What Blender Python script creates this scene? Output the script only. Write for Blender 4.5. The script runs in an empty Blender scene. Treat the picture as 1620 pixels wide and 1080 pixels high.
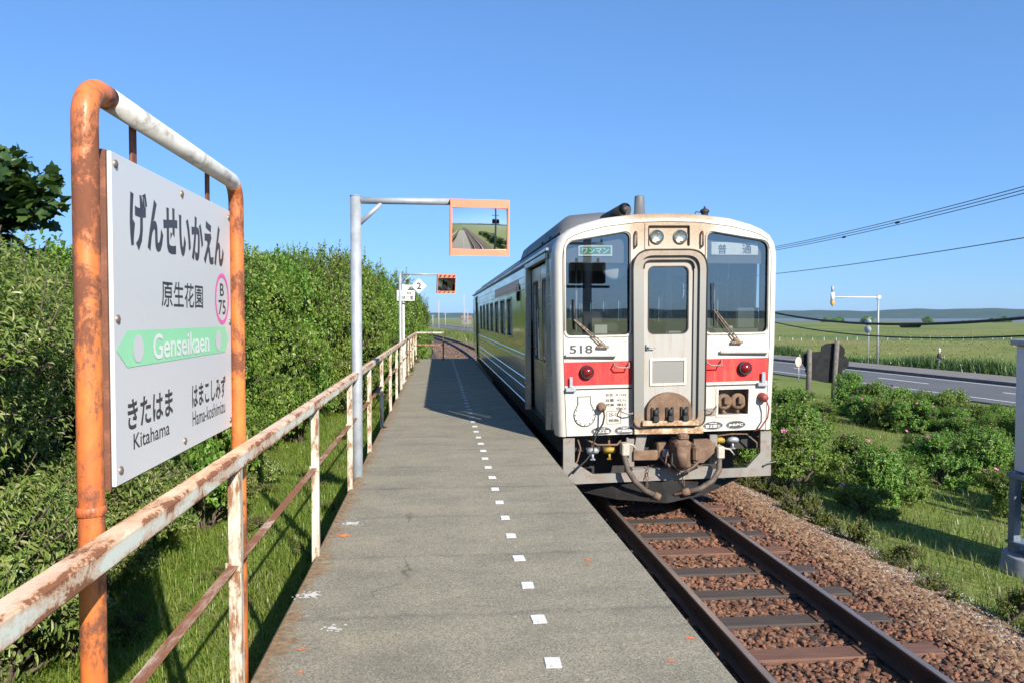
import bpy, math, random
import numpy as np
from mathutils import Vector, Matrix
random.seed(7); RNG = np.random.default_rng(11)
R = math.radians
SC = bpy.context.scene
COL = SC.collection

# ------------------------------------------------------------------ camera
cam_d = bpy.data.cameras.new('camera'); cam = bpy.data.objects.new('camera', cam_d); COL.objects.link(cam)
cam_d.sensor_width = 36; cam_d.lens = 27.0; cam_d.clip_start = 0.05; cam_d.clip_end = 40000
YAW, PITCH = math.atan2(117, 1215), math.atan2(38, 1215)
cam.location = (0, 0, 1.52)
cam.rotation_euler = (math.pi/2 - PITCH, 0, -YAW)
SC.camera = cam
# ------------------------------------------------------------------ world, sun, exposure
SUN_DIR = Vector((0.66, -1.53, 1.0)).normalized()
SUN_EL = math.asin(SUN_DIR.z); SUN_ROT = math.atan2(SUN_DIR.x, SUN_DIR.y)
W = bpy.data.worlds.new('World'); SC.world = W; W.use_nodes = True
wn = W.node_tree; bg = wn.nodes['Background']
sky = wn.nodes.new('ShaderNodeTexSky'); sky.sky_type = 'NISHITA'; sky.sun_disc = False
sky.sun_elevation = SUN_EL; sky.sun_rotation = SUN_ROT
sky.air_density = 1.0; sky.dust_density = 0.15; sky.ozone_density = 6.0; sky.altitude = 0
tint = wn.nodes.new('ShaderNodeMix'); tint.data_type = 'RGBA'; tint.blend_type = 'MULTIPLY'; tint.inputs[0].default_value = 1.0
soft = wn.nodes.new('ShaderNodeGamma'); soft.inputs[1].default_value = 0.6; wn.links.new(sky.outputs[0], soft.inputs[0])
wn.links.new(soft.outputs[0], tint.inputs[6]); tint.inputs[7].default_value = (0.56, 0.87, 1.29, 1); wn.links.new(tint.outputs[2], bg.inputs[0]); bg.inputs[1].default_value = 0.15
sun_d = bpy.data.lights.new('sun', 'SUN'); sun = bpy.data.objects.new('sun', sun_d); COL.objects.link(sun)
sun_d.energy = 5.0; sun_d.angle = R(0.5); sun_d.color = (1.0, 0.93, 0.82)
sun.rotation_euler = (-SUN_DIR).to_track_quat('-Z', 'Y').to_euler()
SC.view_settings.view_transform = 'Standard'; SC.view_settings.look = 'None'
SC.view_settings.exposure = 0.82; SC.view_settings.gamma = 1.0; SC.view_settings.use_curve_mapping = False
SC.cycles.max_bounces = 8; SC.cycles.transparent_max_bounces = 12

# ------------------------------------------------------------------ helpers
def tag(o, label=None, cat=None, group=None, kind=None):
    if label: o['label'] = label
    if cat: o['category'] = cat
    if group: o['group'] = group
    if kind: o['kind'] = kind
    return o
def empty(name, loc, label=None, cat=None, group=None, rz=0.0):
    o = bpy.data.objects.new(name, None); COL.objects.link(o); o.location = loc; o.rotation_euler.z = rz
    o.empty_display_size = 0.1
    return tag(o, label, cat, group)
def np_mesh(name, verts, faces_flat, loop_tot, mat, smooth=False):
    me = bpy.data.meshes.new(name)
    verts = np.asarray(verts, dtype=np.float32).reshape(-1, 3)
    faces_flat = np.asarray(faces_flat, dtype=np.int32).ravel(); loop_tot = np.asarray(loop_tot, dtype=np.int32)
    me.vertices.add(len(verts)); me.vertices.foreach_set('co', verts.ravel())
    me.loops.add(len(faces_flat)); me.loops.foreach_set('vertex_index', faces_flat)
    me.polygons.add(len(loop_tot))
    st = np.concatenate([[0], np.cumsum(loop_tot)[:-1]]).astype(np.int32)
    me.polygons.foreach_set('loop_start', st); me.polygons.foreach_set('loop_total', loop_tot)
    me.polygons.foreach_set('use_smooth', np.full(len(loop_tot), smooth, dtype=bool))
    me.update(calc_edges=True); me.validate()
    if mat: me.materials.append(mat)
    return me
def link(name, me, parent=None, loc=None):
    o = bpy.data.objects.new(name, me); COL.objects.link(o)
    if parent is not None: o.parent = parent
    if loc is not None: o.location = loc
    return o
def world_loc(o):
    v = Vector((0, 0, 0))
    while o is not None: v += o.location; o = o.parent
    return v
class MB:
    def __init__(s): s.v = []; s.f = []; s.s = []
    def add(s, vs, fs, smooth=False):
        b = len(s.v); s.v += [tuple(v) for v in vs]
        s.f += [tuple(i + b for i in f) for f in fs]; s.s += [smooth]*len(fs); return s
    def box(s, a, b, M=None):
        x0, y0, z0 = a; x1, y1, z1 = b
        vs = [(x0,y0,z0),(x1,y0,z0),(x1,y1,z0),(x0,y1,z0),(x0,y0,z1),(x1,y0,z1),(x1,y1,z1),(x0,y1,z1)]
        if M is not None: vs = [tuple(M @ Vector(v)) for v in vs]
        return s.add(vs, [(0,3,2,1),(4,5,6,7),(0,1,5,4),(1,2,6,5),(2,3,7,6),(3,0,4,7)])
    def bbox(s, a, b, c=0.006):           # box with chamfered edges
        a = Vector(a); b = Vector(b); vs = []; idx = {}
        lo = [min(a[i], b[i]) for i in range(3)]; hi = [max(a[i], b[i]) for i in range(3)]
        c = min(c, min(hi[i]-lo[i] for i in range(3))*0.45)
        for sx in (0,1):
            for sy in (0,1):
                for sz in (0,1):
                    S = (sx, sy, sz)
                    for k in range(3):
                        p = [0,0,0]
                        for i in range(3):
                            e = hi[i] if S[i] else lo[i]
                            p[i] = e if i == k else (e - c if S[i] else e + c)
                        idx[(S, k)] = len(vs); vs.append(tuple(p))
        fs = []
        for k in range(3):
            i, j = [(1,2),(2,0),(0,1)][k]
            for e in (0,1):
                q = []
                for (p, r) in ((0,0),(1,0),(1,1),(0,1)):
                    S = [0,0,0]; S[k] = e; S[i] = p; S[j] = r; q.append(idx[(tuple(S), k)])
                fs.append(tuple(q if e else q[::-1]))
        for k in range(3):                # edges along axis k
            i, j = [(1,2),(2,0),(0,1)][k]
            for p in (0,1):
                for r in (0,1):
                    A = [0,0,0]; A[i] = p; A[j] = r; B = list(A); B[k] = 1
                    A = tuple(A); B = tuple(B)
                    q = (idx[(A,i)], idx[(B,i)], idx[(B,j)], idx[(A,j)])
                    fs.append(q if (p == r) else q[::-1])
        for S in [(x,y,z) for x in (0,1) for y in (0,1) for z in (0,1)]:
            t = (idx[(S,0)], idx[(S,1)], idx[(S,2)])
            fs.append(t if sum(S) % 2 else t[::-1])
        return s.add(vs, fs)
    def tube(s, path, r, n=10, cap=True, smooth=True):
        path = [Vector(p) for p in path]; rs = r if isinstance(r, (list, tuple)) else [r]*len(path)
        t0 = (path[1]-path[0]).normalized()
        u = t0.orthogonal().normalized(); vs = []
        for i, p in enumerate(path):
            if i == 0: t = path[1]-path[0]
            elif i == len(path)-1: t = path[-1]-path[-2]
            else: t = (path[i+1]-p).normalized() + (p-path[i-1]).normalized()
            t.normalize(); u = (u - t*u.dot(t)).normalized(); w = t.cross(u)
            for k in range(n):
                a = 2*math.pi*k/n; vs.append(p + (u*math.cos(a)+w*math.sin(a))*rs[i])
        fs = []
        for i in range(len(path)-1):
            for k in range(n):
                fs.append((i*n+k, i*n+(k+1)%n, (i+1)*n+(k+1)%n, (i+1)*n+k))
        s.add(vs, fs, smooth)
        if cap:
            b = len(s.v)-len(vs)
            s.f.append(tuple(b+k for k in reversed(range(n)))); s.s.append(False)
            e = b+(len(path)-1)*n; s.f.append(tuple(e+k for k in range(n))); s.s.append(False)
        return s
    def cyl(s, p0, p1, r, n=16, r2=None, smooth=True):
        return s.tube([p0, p1], [r, r if r2 is None else r2], n, True, smooth)
    def lathe(s, prof, origin, axis, n=20, smooth=True):    # prof: (r, h) along axis
        ax = Vector(axis).normalized(); u = ax.orthogonal().normalized(); w = ax.cross(u); o = Vector(origin); vs = []; fs = []
        for (r, h) in prof:
            for k in range(n):
                a = 2*math.pi*k/n; vs.append(o + ax*h + (u*math.cos(a)+w*math.sin(a))*max(r, 1e-4))
        for i in range(len(prof)-1):
            for k in range(n): fs.append((i*n+k, i*n+(k+1)%n, (i+1)*n+(k+1)%n, (i+1)*n+k))
        return s.add(vs, fs, smooth)
    def prism(s, poly, fn, d0, d1):       # 2D polygon pushed through fn(x, y, depth)
        n = len(poly); vs = [fn(x, y, d0) for x, y in poly] + [fn(x, y, d1) for x, y in poly]
        fs = [tuple(range(n)), tuple(reversed(range(n, 2*n)))] + [(i, i+n, (i+1)%n+n, (i+1)%n) for i in range(n)]
        return s.add(vs, fs)
    def build(s, name, mat, parent=None, label=None, cat=None, group=None, kind=None, origin=None):
        o0 = world_loc(parent) if parent is not None else Vector(origin or (0, 0, 0))
        me = bpy.data.meshes.new(name)
        me.from_pydata([tuple(Vector(v)-o0) for v in s.v], [], s.f); me.polygons.foreach_set('use_smooth', s.s)
        me.validate(); me.update()
        import bmesh
        bm = bmesh.new(); bm.from_mesh(me); bmesh.ops.recalc_face_normals(bm, faces=bm.faces); bm.to_mesh(me); bm.free()
        if mat: me.materials.append(mat)
        o = link(name, me, parent, None if parent is not None else o0)
        return tag(o, label, cat, group, kind)
def rrect(x0, y0, x1, y1, r, n=5):
    P = []
    for cx, cy, a0 in ((x1-r, y0+r, -90), (x1-r, y1-r, 0), (x0+r, y1-r, 90), (x0+r, y0+r, 180)):
        for k in range(n+1):
            a = R(a0+90*k/n); P.append((cx+r*math.cos(a), cy+r*math.sin(a)))
    return P
def rpoly(pts, r, n=5):                   # polygon with rounded corners
    P = []; m = len(pts)
    for i in range(m):
        p = Vector(pts[i]); a = Vector(pts[i-1]); b = Vector(pts[(i+1) % m])
        ra = r[i] if isinstance(r, (list, tuple)) else r
        d1 = (a-p).normalized(); d2 = (b-p).normalized()
        for k in range(n+1):
            t = k/n; q0 = p+d1*ra; q1 = p+d2*ra
            q = q0*(1-t)**2 + p*2*t*(1-t) + q1*t*t; P.append((q.x, q.y))
    return P
def ell(cx, cy, rx, ry, n=28): return [(cx+rx*math.cos(2*math.pi*k/n), cy+ry*math.sin(2*math.pi*k/n)) for k in range(n)]
def fill2d(loops, t=0.0):                 # filled outline with holes -> verts, faces; z runs -t..t
    cu = bpy.data.curves.new('outline', 'CURVE'); cu.dimensions = '2D'; cu.fill_mode = 'BOTH'; cu.extrude = t
    for L in loops:
        sp = cu.splines.new('POLY'); sp.points.add(len(L)-1)
        for p, q in zip(sp.points, L): p.co = (q[0], q[1], 0, 1)
        sp.use_cyclic_u = True
    return curve_geo(cu)
def curve_geo(cu):
    o = bpy.data.objects.new('outline', cu); COL.objects.link(o); bpy.context.view_layer.update()
    dg = bpy.context.evaluated_depsgraph_get(); me = bpy.data.meshes.new_from_object(o.evaluated_get(dg))
    vs = [tuple(v.co) for v in me.vertices]; fs = [tuple(p.vertices) for p in me.polygons]
    bpy.data.objects.remove(o); bpy.data.meshes.remove(me); bpy.data.curves.remove(cu)
    return vs, fs
def text_geo(txt, w=None, h=None, bold=0.0, t=0.0):     # returns verts centred on 0, fitted to w x h
    cu = bpy.data.curves.new('lettering', 'FONT'); cu.body = txt; cu.fill_mode = 'BOTH' if t else 'FRONT'; cu.offset = bold; cu.extrude = 0.0
    cu.resolution_u = 3
    vs, fs = curve_geo(cu)
    a = np.array(vs); lo, hi = a.min(0), a.max(0); c = (lo+hi)/2; d = np.maximum(hi-lo, 1e-6)
    sx = w/d[0] if w else h/d[1]; sy = h/d[1] if h else sx
    return [((x-c[0])*sx, (y-c[1])*sy, 0) for x, y, z in vs], fs

# ------------------------------------------------------------------ materials
def newmat(name):
    m = bpy.data.materials.new(name); m.use_nodes = True; nt = m.node_tree; p = nt.nodes['Principled BSDF']
    return m, nt, p
def N(nt, t, **kw):
    n = nt.nodes.new(t)
    for k, v in kw.items():
        if k.startswith('i_'): n.inputs[int(k[2:])].default_value = v
        else: setattr(n, k, v)
    return n
def coord(nt, kind='Object', scale=None):
    tc = N(nt, 'ShaderNodeTexCoord'); o = tc.outputs[kind]
    if scale:
        mp = N(nt, 'ShaderNodeMapping'); mp.inputs['Scale'].default_value = scale; nt.links.new(o, mp.inputs[0]); o = mp.outputs[0]
    return o
def noise(nt, co, scale, detail=4, rough=0.6, dist=0.0):
    n = N(nt, 'ShaderNodeTexNoise'); n.inputs['Scale'].default_value = scale; n.inputs['Detail'].default_value = detail
    n.inputs['Roughness'].default_value = rough; n.inputs['Distortion'].default_value = dist
    nt.links.new(co, n.inputs['Vector']); return n.outputs['Fac']
def ramp(nt, fac, stops, interp='LINEAR'):
    r = N(nt, 'ShaderNodeValToRGB'); cr = r.color_ramp; cr.interpolation = interp
    while len(cr.elements) < len(stops): cr.elements.new(0.5)
    for e, (p, c) in zip(cr.elements, stops):
        e.position = p; e.color = (c, c, c, 1) if isinstance(c, (int, float)) else (*c, 1)
    nt.links.new(fac, r.inputs[0]); return r.outputs[0]
def mixc(nt, fac, a, b, mode='MIX'):
    m = N(nt, 'ShaderNodeMix', data_type='RGBA', blend_type=mode)
    for sock, v in ((m.inputs[0], fac), (m.inputs[6], a), (m.inputs[7], b)):
        if hasattr(v, 'links'): nt.links.new(v, sock)
        elif isinstance(v, (int, float)): sock.default_value = v
        else: sock.default_value = (*v, 1)
    return m.outputs[2]
def math_(nt, op, a, b=None, clamp=False):
    m = N(nt, 'ShaderNodeMath', operation=op); m.use_clamp = clamp
    for i, v in enumerate((a, b)):
        if v is None: continue
        if hasattr(v, 'links'): nt.links.new(v, m.inputs[i])
        else: m.inputs[i].default_value = v
    return m.outputs[0]
def setp(nt, p, name, v):
    if hasattr(v, 'links'): nt.links.new(v, p.inputs[name])
    elif isinstance(v, tuple): p.inputs[name].default_value = (*v, 1)
    else: p.inputs[name].default_value = v
def bump(nt, p, h, strength=0.3, dist=0.01):
    b = N(nt, 'ShaderNodeBump'); b.inputs['Strength'].default_value = strength; b.inputs['Distance'].default_value = dist
    nt.links.new(h, b.inputs['Height']); nt.links.new(b.outputs[0], p.inputs['Normal'])
def plain(name, c, rough=0.5, metal=0.0, vary=0.12, scale=6.0, bumpy=0.0):
    m, nt, p = newmat(name); co = coord(nt)
    n = noise(nt, co, scale, 5, 0.65)
    setp(nt, p, 'Base Color', ramp(nt, n, [(0.3, tuple(x*(1-vary) for x in c)), (0.7, tuple(min(1, x*(1+vary)) for x in c))]))
    setp(nt, p, 'Roughness', ramp(nt, n, [(0.3, min(1, rough*1.15)), (0.7, rough*0.85)])); p.inputs['Metallic'].default_value = metal
    if bumpy: bump(nt, p, noise(nt, co, scale*6, 4), bumpy, 0.004)
    return m
def rusty(name, paint, rust1, rust2, level=0.5, scale=8.0, stretch=(1, 1, 1), rough=0.55, fine=40.0, soft=0.06, paint2=None):
    m, nt, p = newmat(name); co = coord(nt, 'Object', stretch)
    a = noise(nt, co, scale, 8, 0.72, 0.4); b = noise(nt, co, fine, 5, 0.7); c = noise(nt, co, scale*0.35, 3, 0.5)
    s = math_(nt, 'ADD', math_(nt, 'MULTIPLY', a, 0.75), math_(nt, 'MULTIPLY', b, 0.25))
    mask = ramp(nt, s, [(level-soft, 1.0), (level+soft, 0.0)])
    rustc = mixc(nt, b, rust1, rust2)
    pc = mixc(nt, ramp(nt, c, [(0.35, 0.0), (0.65, 1.0)]), paint, paint2 or tuple(x*0.8 for x in paint))
    pc = mixc(nt, ramp(nt, a, [(level, 0.55), (level+0.16, 0.0)]), pc, rust1)
    setp(nt, p, 'Base Color', mixc(nt, mask, pc, rustc))
    setp(nt, p, 'Roughness', ramp(nt, mask, [(0, rough), (1, 0.9)]))
    bump(nt, p, math_(nt, 'ADD', mask, math_(nt, 'MULTIPLY', b, 0.4)), 0.5, 0.002)
    return m
def leafmat(name, cols, trans=0.35, hue_obj=0.0, rough=0.38):
    m, nt, p = newmat(name)
    g = N(nt, 'ShaderNodeNewGeometry'); oi = N(nt, 'ShaderNodeObjectInfo')
    c = ramp(nt, g.outputs['Random Per Island'], [(i/(len(cols)-1), k) for i, k in enumerate(cols)])
    if hue_obj:
        hs = N(nt, 'ShaderNodeHueSaturation')
        nt.links.new(math_(nt, 'ADD', math_(nt, 'MULTIPLY', oi.outputs['Random'], hue_obj*2), 1-hue_obj), hs.inputs['Value'])
        nt.links.new(math_(nt, 'ADD', math_(nt, 'MULTIPLY', oi.outputs['Random'], 0.04), 0.48), hs.inputs['Hue'])
        nt.links.new(c, hs.inputs['Color']); c = hs.outputs[0]
    setp(nt, p, 'Base Color', c); p.inputs['Roughness'].default_value = rough
    p.inputs['Specular IOR Level'].default_value = 0.4
    tr = N(nt, 'ShaderNodeBsdfTranslucent'); nt.links.new(mixc(nt, 1.0, c, (1.0, 1.15, 0.45), 'MULTIPLY'), tr.inputs[0])
    mx = N(nt, 'ShaderNodeMixShader'); mx.inputs[0].default_value = trans
    nt.links.new(p.outputs[0], mx.inputs[1]); nt.links.new(tr.outputs[0], mx.inputs[2])
    nt.links.new(mx.outputs[0], nt.nodes['Material Output'].inputs[0])
    return m
def glassmat(name, tint=(0.6, 0.62, 0.62), refl=0.10):
    m, nt, p = newmat(name); nt.nodes.remove(p)
    t = N(nt, 'ShaderNodeBsdfTransparent'); t.inputs[0].default_value = (*tint, 1)
    g = N(nt, 'ShaderNodeBsdfGlossy'); g.inputs['Roughness'].default_value = 0.01; g.inputs[0].default_value = (0.95, 0.97, 1, 1)
    f = N(nt, 'ShaderNodeFresnel'); f.inputs[0].default_value = 1.5
    fac = math_(nt, 'ADD', math_(nt, 'MULTIPLY', f.outputs[0], 1.0), refl, True)
    mx = N(nt, 'ShaderNodeMixShader'); nt.links.new(fac, mx.inputs[0]); nt.links.new(t.outputs[0], mx.inputs[1]); nt.links.new(g.outputs[0], mx.inputs[2])
    nt.links.new(mx.outputs[0], nt.nodes['Material Output'].inputs[0])
    return m

M = {}
M['black_ink'] = plain('black_ink', (0.02, 0.022, 0.028), 0.5)
M['white_ink'] = plain('white_ink', (0.72, 0.72, 0.71), 0.5)
M['galv'] = plain('galvanised_steel', (0.33, 0.355, 0.385), 0.5, 0.2, 0.22, 9.0)
M['dark_steel'] = plain('dark_steel', (0.03, 0.028, 0.027), 0.6, 0.2, 0.3, 9.0)
M['black_rubber'] = plain('black_rubber', (0.018, 0.018, 0.018), 0.55, 0, 0.3)
M['brown_dust'] = plain('brake_dust_brown', (0.17, 0.105, 0.065), 0.85, 0, 0.35, 7.0, 0.3)
M['skirt_grey'] = rusty('skirt_grey_paint', (0.235, 0.225, 0.205), (0.20, 0.11, 0.06), (0.12, 0.07, 0.045), 0.37, 7, rough=0.6)
M['concrete'] = plain('concrete', (0.30, 0.29, 0.27), 0.9, 0, 0.2, 5, 0.3)
M['wood_grey'] = plain('weathered_wood', (0.13, 0.115, 0.10), 0.85, 0, 0.35, 9, 0.4)

# ------------------------------------------------------------------ terrain function
def sstep(a, b, x):
    t = np.clip((x-a)/(b-a), 0, 1); return t*t*(3-2*t)
def curve_x(Y):                            # sideways drift of the track beyond the platform
    Y = np.asarray(Y, dtype=float); return -0.0008*np.clip(Y-35, 0, None)**2 + 0*Y
def gz(X, Y):
    X = np.asarray(X, dtype=float); Y = np.asarray(Y, dtype=float)
    xr = X - np.clip(curve_x(Y), -40, 0)
    right = np.interp(xr, [2.6, 5.0, 9, 18, 22, 60], [-1.25, -1.36, -1.72, -2.25, -2.47, -2.55])
    left = np.interp(-xr, [-2.6, 0.8, 4, 15, 40], [-1.25, -1.16, -1.1, -1.5, -2.5])
    z = np.where(xr > 2.6, right, left)
    d = np.hypot(X, Y); ang = np.degrees(np.arctan2(X, np.maximum(Y, 1e-3)))
    lake = sstep(19, 23, ang)*sstep(820+60*np.sin(ang*0.9)+40*np.sin(ang*2.3), 1000, d)*(Y > 0)
    z = z - 5.0*lake
    return z
TCX = 2.685                                # track centre

def road_c(Y): return 28.5 - 0.092*(Y-48.1)
RD = Vector((-0.0916, 0.9958)); RP = Vector((0.9958, 0.0916))   # along, across (to the right)
# ------------------------------------------------------------------ ground
def mat_ground():
    m, nt, p = newmat('ground_soil_and_turf'); co = coord(nt)
    n1 = noise(nt, co, 0.9, 6, 0.65); n2 = noise(nt, co, 14, 5, 0.7); n3 = noise(nt, co, 0.025, 5, 0.6, 0.6)
    green = ramp(nt, n2, [(0.3, (0.07, 0.11, 0.022)), (0.5, (0.15, 0.20, 0.042)), (0.7, (0.25, 0.26, 0.08))])
    straw = ramp(nt, n2, [(0.3, (0.10, 0.085, 0.04)), (0.7, (0.22, 0.19, 0.09))])
    near = mixc(nt, ramp(nt, n1, [(0.50, 0.0), (0.66, 0.8)]), green, straw)
    mead = ramp(nt, n3, [(0.34, (0.085, 0.135, 0.034)), (0.47, (0.145, 0.185, 0.046)), (0.56, (0.205, 0.205, 0.064)), (0.66, (0.25, 0.205, 0.085))])
    mead = mixc(nt, ramp(nt, n1, [(0.35, 0.0), (0.7, 0.45)]), mead, (0.09, 0.14, 0.032))
    sx = N(nt, 'ShaderNodeSeparateXYZ'); nt.links.new(co, sx.inputs[0])
    far = math_(nt, 'MULTIPLY_ADD' if False else 'ADD', math_(nt, 'MULTIPLY', sx.outputs[0], 1.0), math_(nt, 'MULTIPLY', sx.outputs[1], 0.35))
    fm = ramp(nt, math_(nt, 'DIVIDE', far, 100.0), [(0.28, 0.0), (0.42, 1.0)])
    setp(nt, p, 'Base Color', mixc(nt, fm, near, mead)); p.inputs['Roughness'].default_value = 0.95; p.inputs['Specular IOR Level'].default_value = 0.1
    bump(nt, p, n2, 0.6, 0.05); return m
xs = np.unique(np.concatenate([np.arange(-12, 24, 0.75), np.geomspace(24, 7000, 34), -np.geomspace(12, 7000, 30)]))
ys = np.unique(np.concatenate([np.arange(-12, 60, 1.5), np.geomspace(60, 7000, 54), -np.geomspace(12, 6000, 24)]))
GX, GY = np.meshgrid(xs, ys); GZ = gz(GX, GY)
nx, ny = len(xs), len(ys); ii = np.arange((ny-1)*(nx-1)); r_, c_ = ii//(nx-1), ii % (nx-1)
F = np.stack([r_*nx+c_, r_*nx+c_+1, (r_+1)*nx+c_+1, (r_+1)*nx+c_], 1)
tag(link('ground', np_mesh('ground', np.stack([GX, GY, GZ], -1), F, np.full(len(F), 4), mat_ground(), True)), kind='structure')

# lake
m, nt, p = newmat('lake_water'); setp(nt, p, 'Base Color', (0.12, 0.14, 0.145)); p.inputs['Roughness'].default_value = 0.6; p.inputs['Specular IOR Level'].default_value = 0.3
bump(nt, p, noise(nt, coord(nt), 0.25, 3), 0.35, 0.3)
lk = MB().add([(-500, 700, -4.0), (6800, 700, -4.0), (6800, 5200, -4.0), (-500, 5200, -4.0)], [(0, 1, 2, 3)])
lk.build('lake', m, kind='structure')
# wooded hills all round the horizon
def mat_hill():
    m, nt, p = newmat('wooded_hillside'); co = coord(nt); n = noise(nt, co, 0.012, 8, 0.75)
    setp(nt, p, 'Base Color', ramp(nt, n, [(0.35, (0.016, 0.034, 0.012)), (0.5, (0.032, 0.058, 0.018)), (0.66, (0.055, 0.08, 0.026))]))
    p.inputs['Roughness'].default_value = 1.0; p.inputs['Specular IOR Level'].default_value = 0.0
    bump(nt, p, n, 1.0, 18.0); return m
HM = mat_hill()
def hill_ring(name, dist, h0, h1, a0, a1, seed, depth, base=-6.0, n=420):
    rg = np.random.default_rng(seed); a = np.linspace(R(a0), R(a1), n); prof = np.zeros(n)
    for k, am in ((3, 1.0), (7, .55), (15, .3), (37, .16), (90, .10), (170, .07)): prof += am*np.sin(a*k+rg.uniform(0, 6.28))
    prof = h0 + (h1-h0)*(prof-prof.min())/(prof.max()-prof.min()); prof *= np.clip(np.minimum(np.arange(n), n-1-np.arange(n))/12, 0, 1)
    rows = []
    for q, hh in ((0.0, 0.0), (0.10, 0.55), (0.25, 0.85), (0.5, 1.0), (1.0, 0.6)):
        jit = 1+0.05*np.sin(a*61+q*9) if 0 < q < 1 else 1
        d = dist + depth*q; rows.append(np.stack([np.sin(a)*d, np.cos(a)*d, base+(prof-base)*hh*jit], -1))
    V = np.stack(rows, 0).reshape(-1, 3); k = np.arange((len(rows)-1)*(n-1)); rr, cc = k//(n-1), k % (n-1)
    FF = np.stack([rr*n+cc, rr*n+cc+1, (rr+1)*n+cc+1, (rr+1)*n+cc], 1)
    tag(link(name, np_mesh(name, V, FF, np.full(len(FF), 4), HM, True)), kind='structure')
hill_ring('hills', 3300, 26, 44, 10, 60, 3, 900)
hill_ring('hills', 3600, 20, 50, -40, 14, 5, 900)
hill_ring('hills', 2600, 18, 60, 58, 322, 8, 1200)
hz_m, nt, p = newmat('air_haze'); nt.nodes.remove(p)
pv = N(nt, 'ShaderNodeVolumePrincipled'); pv.inputs['Color'].default_value = (0.50, 0.72, 1.0, 1); pv.inputs['Density'].default_value = 0.00009; pv.inputs['Anisotropy'].default_value = 0.0
nt.links.new(pv.outputs[0], nt.nodes['Material Output'].inputs['Volume'])
MB().box((-7500, -7500, -9.5), (7500, 7500, 75)).build('haze', hz_m, kind='stuff')

# ------------------------------------------------------------------ track bed, stones, sleepers, rails
def mat_ballast(name, cols, sc=30):
    m, nt, p = newmat(name); co = coord(nt); v = N(nt, 'ShaderNodeTexVoronoi'); v.inputs['Scale'].default_value = sc; nt.links.new(co, v.inputs['Vector'])
    g = N(nt, 'ShaderNodeRGBToBW'); nt.links.new(v.outputs['Color'], g.inputs[0])
    c = ramp(nt, g.outputs[0], [(0.2, cols[0]), (0.5, cols[1]), (0.8, cols[2])])
    setp(nt, p, 'Base Color', c); p.inputs['Roughness'].default_value = 0.95
    bump(nt, p, math_(nt, 'SUBTRACT', 1.0, v.outputs['Distance']), 1.0, 0.03); return m
BED = mat_ballast('ballast_ground', [(0.035, 0.022, 0.016), (0.08, 0.045, 0.03), (0.13, 0.085, 0.06)])
prof = [(-1.42, -1.25), (-1.40, -0.99), (1.25, -0.985), (1.45, -1.0), (2.35, -1.30), (2.75, -1.40)]
bv, bf = [], []
yy = np.concatenate([np.arange(-90, -4, 4.0), np.arange(-4, 29.5, 1.0), np.arange(30, 320, 3.0)])
for i, y in enumerate(yy):
    for j, (o, z) in enumerate(prof):
        oo = o
        if y > 28.7 and j < 2: oo = o - 2.3*min(1, (y-28.7)/1.2)*max(0.15, 1-(y-30)/60)
        bv.append((TCX+oo+float(curve_x(y)), y, z))
k = len(prof)
for i in range(len(yy)-1):
    for j in range(k-1): bf.append((i*k+j, i*k+j+1, (i+1)*k+j+1, (i+1)*k+j))
MB().add(bv, bf).build('ballast_bed', BED, kind='structure')

ICO = None
def ico():
    t = (1+5**.5)/2; v = np.array([(-1,t,0),(1,t,0),(-1,-t,0),(1,-t,0),(0,-1,t),(0,1,t),(0,-1,-t),(0,1,-t),(t,0,-1),(t,0,1),(-t,0,-1),(-t,0,1)], float)
    f = np.array([(0,11,5),(0,5,1),(0,1,7),(0,7,10),(0,10,11),(1,5,9),(5,11,4),(11,10,2),(10,7,6),(7,1,8),(3,9,4),(3,4,2),(3,2,6),(3,6,8),(3,8,9),(4,9,5),(2,4,11),(6,2,10),(8,6,7),(9,8,1)])
    return v/np.linalg.norm(v[0]), f
IV, IF = ico()
def rand_rot(n):
    q = RNG.normal(size=(n, 4)); q /= np.linalg.norm(q, axis=1)[:, None]; w, x, y, z = q.T
    return np.stack([np.stack([1-2*(y*y+z*z), 2*(x*y-z*w), 2*(x*z+y*w)], -1), np.stack([2*(x*y+z*w), 1-2*(x*x+z*z), 2*(y*z-x*w)], -1), np.stack([2*(x*z-y*w), 2*(y*z+x*w), 1-2*(x*x+y*y)], -1)], 1)
def stones(name, P, size, mat, flat=0.75):
    n = len(P); V = IV[None]*(1+RNG.uniform(-.28, .22, (n, 12, 1)))*(size[:, None, None]*0.5)
    V = V*np.stack([RNG.uniform(.75, 1.35, n), RNG.uniform(.7, 1.1, n), RNG.uniform(.5, .9, n)], -1)[:, None, :]
    V = np.einsum('nij,nkj->nki', rand_rot(n), V); V[..., 2] *= flat; V += P[:, None, :]
    Fc = (IF[None]+12*np.arange(n)[:, None, None]).reshape(-1, 3)
    return tag(link(name, np_mesh(name, V, Fc, np.full(len(Fc), 3), mat)), kind='stuff')
def mat_stone(name, cols):
    m, nt, p = newmat(name); g = N(nt, 'ShaderNodeNewGeometry'); co = coord(nt)
    c = ramp(nt, g.outputs['Random Per Island'], [(i/(len(cols)-1), k) for i, k in enumerate(cols)])
    setp(nt, p, 'Base Color', mixc(nt, ramp(nt, noise(nt, co, 60, 3), [(0.4, 0.0), (0.7, 0.5)]), c, (0.11, 0.055, 0.035)))
    p.inputs['Roughness'].default_value = 0.9; return m
SLEEP = [4.13+0.62*i for i in range(-2, 60)]
def bedz(o): return np.interp(o, [q[0] for q in prof], [q[1] for q in prof])
def scatter(n, x0, x1, y0, y1, power=1.0):
    X = RNG.uniform(x0, x1, n); u = RNG.uniform(0, 1, n)**power; return X, y0+(y1-y0)*u
X_, Y_ = scatter(21000, TCX-1.15, TCX+1.55, 3.6, 10.6)
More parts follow.
